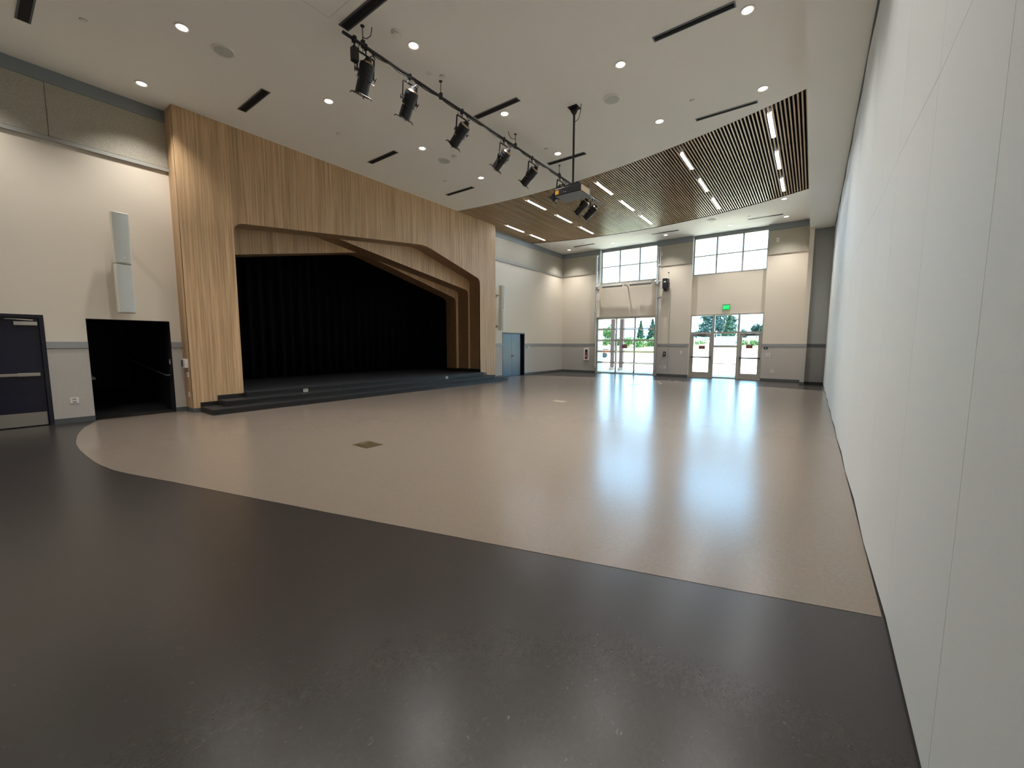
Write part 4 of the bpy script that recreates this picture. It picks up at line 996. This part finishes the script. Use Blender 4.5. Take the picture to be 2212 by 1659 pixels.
# ------------------------------------------------------------------ outdoors
gr = MB(); gr.box(-90, 60, YO, 78, -0.4, -0.05)
tag(gr.build('ground', 'sand'), 'pale sandy ground outside the glazed doors', kind='structure')
sb = MB(); sb.box(-14, 4, YO, 26.5, -0.3, -0.02)
tag(sb.build('patio_slab', 'concrete'), 'pale concrete slab outside the glazed doors', kind='structure')
be = MB(); n = 40
prof = [(74, -0.06), (80, 0.9), (88, 2.2), (94, 2.6), (120, 2.6)]
for i in range(n + 1):
    x = -90 + 150 * i / n
    for (y, z) in prof: be.v.append((x, y + 1.2 * math.sin(i * 0.9), z + (0.35 * math.sin(i * 0.7 + y) if z > 0 else 0)))
m = len(prof)
for i in range(n):
    for j in range(m - 1): be.f.append((i * m + j, (i + 1) * m + j, (i + 1) * m + j + 1, i * m + j + 1))
tag(be.build('berm', 'grass', smooth=True), 'low grassy bank across the far side of the lot', kind='structure')
hl = MB(); n = 30
for i in range(n + 1):
    x = -330 + 420 * i / n; h = 9 + 9 * abs(math.sin(i * 0.23 + 0.4)) + 2 * math.sin(i * 1.1)
    hl.v += [(x, 330, -1), (x, 345, h), (x, 380, h * 0.5)]
for i in range(n):
    for j in range(2): hl.f.append((3 * i + j, 3 * i + 3 + j, 3 * i + 4 + j, 3 * i + 1 + j))
tag(hl.build('hills', 'hill', smooth=True), 'hazy blue hills on the horizon', kind='structure')
# canopy, added sun block slab and posts
cn = MB(); cn.box(-13, 3, YO, 22.00, 3.45, 3.62); cn.box(-13, 3, 22.09, 26.9, 3.45, 3.62)  # gap between the slabs added to let a thin sun strip through
tag(cn.build('canopy', 'stucco'), 'flat canopy roof outside above the glazed doors, split to pass a sun strip', kind='structure')
rf = MB(); rf.box(-13, 3, YO - 0.1, 24.1, 7.75, 8.0)  # unseen slab added to keep sun out of the high windows
tag(rf.build('sun_block_slab', 'stucco'), 'unseen added slab blocking sun above the high windows', kind='structure')
for x0, w, m, lab in ((-10.32, 0.22, 'tan', 'brown canopy post outside the overhead door, left of two'), (-9.74, 0.23, 'tan', 'brown canopy post outside the overhead door, right of two')):
    o = thing('canopy_post', (x0 + w / 2, 24.6, -0.02), lab, 'post', 'brown canopy posts')
    MB().box(x0, x0 + w, 24.5, 24.5 + w, 0.15, 3.45).build('shaft', m, o); MB().box(x0 - 0.06, x0 + w + 0.06, 24.44, 24.56 + w, -0.02, 0.15).build('footing', 'concrete', o)
o = thing('masonry_column', (-11.02, 24.3, -0.02), 'pale masonry column outside the left edge of the overhead door', 'column')
MB().box(-11.2, -10.86, 24.2, 24.54, 0.1, 3.45).build('shaft', 'stucco', o); MB().box(-11.26, -10.80, 24.14, 24.6, -0.02, 0.1).build('footing', 'concrete', o)
# orange machine
o = thing('orange_trailer', (-20.9, 47.2, -0.05), 'orange equipment trailer parked outside beyond the posts', 'trailer')
MB().box(-22.0, -19.9, 46.6, 47.8, 0.52, 0.88).build('bed', 'orange', o); MB().box(-22.0, -19.9, 46.6, 47.8, 1.02, 1.36).build('side_board', 'concrete', o)
MB().box(-21.95, -19.95, 46.65, 47.75, 0.88, 1.02).build('deck', 'projdark', o)
for x in (-21.5, -20.4): MB().cyl((x, 46.55, 0.27), (x, 46.85, 0.27), 0.32, n=18).build('wheel', 'tyre', o)
MB().tube([(-19.9, 47.2, 0.6), (-18.9, 47.2, 0.5)], 0.05, 8).build('tow_bar', 'projdark', o)
# stairs up the bank
o = thing('outdoor_stair', (-13.2, 81, 0.4), 'pale concrete stair with railings up the far bank', 'stairs')
for i in range(11):
    MB().box(-15.2, -11.3, 79.5 + 0.75 * i, 80.3 + 0.75 * i, -0.05, 0.9 + 0.225 * i).build('step', 'concrete', o)
for x in (-15.1, -11.4):
    MB().tube([(x, 79.8, 1.9), (x, 87.4, 4.2)], 0.05, 6).build('hand_rail', 'white', o)
    for q in (0, 0.33, 0.66, 1): MB().tube([(x, 79.8 + 7.6 * q, 0.8 + 2.25 * q), (x, 79.8 + 7.6 * q, 1.9 + 2.3 * q)], 0.04, 6).build('rail_post', 'white', o)

def tree(name, lab, cat, x, y, z, h, r, kind, m, grp, nl=900):
    o = thing(name, (x, y, z), lab, cat, grp)
    th = h * (0.45 if kind != 'bush' else 0.25)
    MB().cyl((x, y, z - 0.2), (x, y, z + th), 0.05 * h * 0.5, 0.03 * h * 0.4, 8).build('trunk', 'bark', o)
    rnd = random.Random(int(abs(x * 31 + y * 7)) + 3); mb = MB()
    blobs = []
    for _ in range(10 if kind != 'cone' else 1):
        a = rnd.random() * 2 * PI; q = rnd.random() ** 0.5 * 0.62; blobs.append((q * r * math.cos(a), q * r * math.sin(a), h * (0.30 + 0.5 * rnd.random()) if kind == 'round' else h * (0.18 + 0.5 * rnd.random()), r * (0.35 + 0.3 * rnd.random())))
    for _ in range(nl):
        a = rnd.random() * 2 * PI
        if kind == 'cone':
            t = rnd.random() ** 1.4; rr = r * (1 - t) * (0.55 + 0.45 * rnd.random()) * (1 + 0.18 * math.sin(t * 40)); c = Vector((x + rr * math.cos(a), y + rr * math.sin(a), z + h * (0.06 + 0.94 * t)))
        else:
            bx, by, bz, br = blobs[rnd.randrange(len(blobs))]; u = rnd.random() * 2 - 1; s_ = math.sqrt(1 - u * u); q = br * (0.6 + 0.4 * rnd.random())
            c = Vector((x + bx + q * s_ * math.cos(a), y + by + q * s_ * math.sin(a), z + max(0.1, bz + q * u * (1.0 if kind == 'round' else 0.7))))
        d1 = Vector((rnd.gauss(0, 1), rnd.gauss(0, 1), rnd.gauss(0, 1))).normalized(); d2 = d1.orthogonal().normalized(); sz = (0.22 + 0.2 * rnd.random()) * (h / 7) ** 0.5
        mb.quad(c - d1 * sz, c - d2 * sz * 0.6, c + d1 * sz, c + d2 * sz * 0.6)
    mb.build('foliage', m, o)
tree('spruce_tree', 'large blue green spruce seen through the left transom pane', 'tree', -17.6, 97, 2.6, 12, 3.4, 'cone', 'leaf2', 'trees beyond the bank', 1500)
tree('spruce_tree', 'second blue green spruce behind the middle transom pane', 'tree', -16.3, 105, 2.6, 12, 3.0, 'cone', 'leaf2', 'trees beyond the bank', 1300)
tree('leafy_tree', 'deep green pointed tree in the middle transom pane', 'tree', -13.4, 90, 2.0, 5.6, 1.7, 'cone', 'leaf3', 'trees beyond the bank', 1300)
tree('leafy_tree', 'distant tree at the right edge of the right transom pane', 'tree', -9.6, 100, 2.6, 3.9, 1.3, 'round', 'leaf2', 'trees beyond the bank', 900)
tree('leafy_tree', 'distant low tree at the left of the right transom pane', 'tree', -12.6, 106, 2.6, 2.8, 1.2, 'round', 'leaf2', 'trees beyond the bank', 700)
tree('leafy_tree', 'distant tree half hidden by the right storefront upright', 'tree', -8.0, 96, 2.6, 3.4, 0.9, 'round', 'leaf3', 'trees beyond the bank', 700)
tree('leafy_tree', 'yellow green tree left of the brown posts', 'tree', -37.5, 88, 1.9, 4.6, 2.0, 'round', 'leaf1', 'trees beyond the bank', 1000)
tree('leafy_tree', 'pointed green tree behind the middle overhead door panes', 'tree', -31.6, 92, 2.2, 4.6, 1.0, 'cone', 'leaf3', 'trees beyond the bank', 800)
tree('leafy_tree', 'tall clumped tree behind the right overhead door panes', 'tree', -29.6, 94, 2.2, 5.0, 1.5, 'cone', 'leaf3', 'trees beyond the bank', 900)
tree('leafy_tree', 'green tree at the right jamb of the overhead door', 'tree', -27.0, 93, 2.2, 4.4, 1.2, 'round', 'leaf1', 'trees beyond the bank', 800)
BUSH = [(-39.5, 83, 2.2, 1.7, 'far left, behind the masonry column'), (-36.3, 83, 2.0, 1.5, 'left of the brown posts'), (-33.8, 84, 2.3, 1.6, 'between the brown posts'), (-31.4, 83, 2.4, 1.7, 'right of the brown posts'), (-28.9, 83, 2.2, 1.6, 'behind the right overhead door panes'), (-26.6, 84, 2.4, 1.5, 'beside the right overhead door jamb'),
        (-19.4, 82, 1.6, 1.5, 'behind the left storefront door'), (-17.2, 84, 1.5, 1.3, 'left of the outdoor stair'), (-10.4, 84, 1.6, 1.3, 'right of the outdoor stair'), (-8.4, 83, 1.6, 1.4, 'behind the right storefront door')]
for x, y, h, r, wd in BUSH: tree('bush', 'yellow green bush on the bank, ' + wd, 'bush', x, y, 1.0, h, r, 'bush', 'leaf1', 'bushes on the bank', 700)
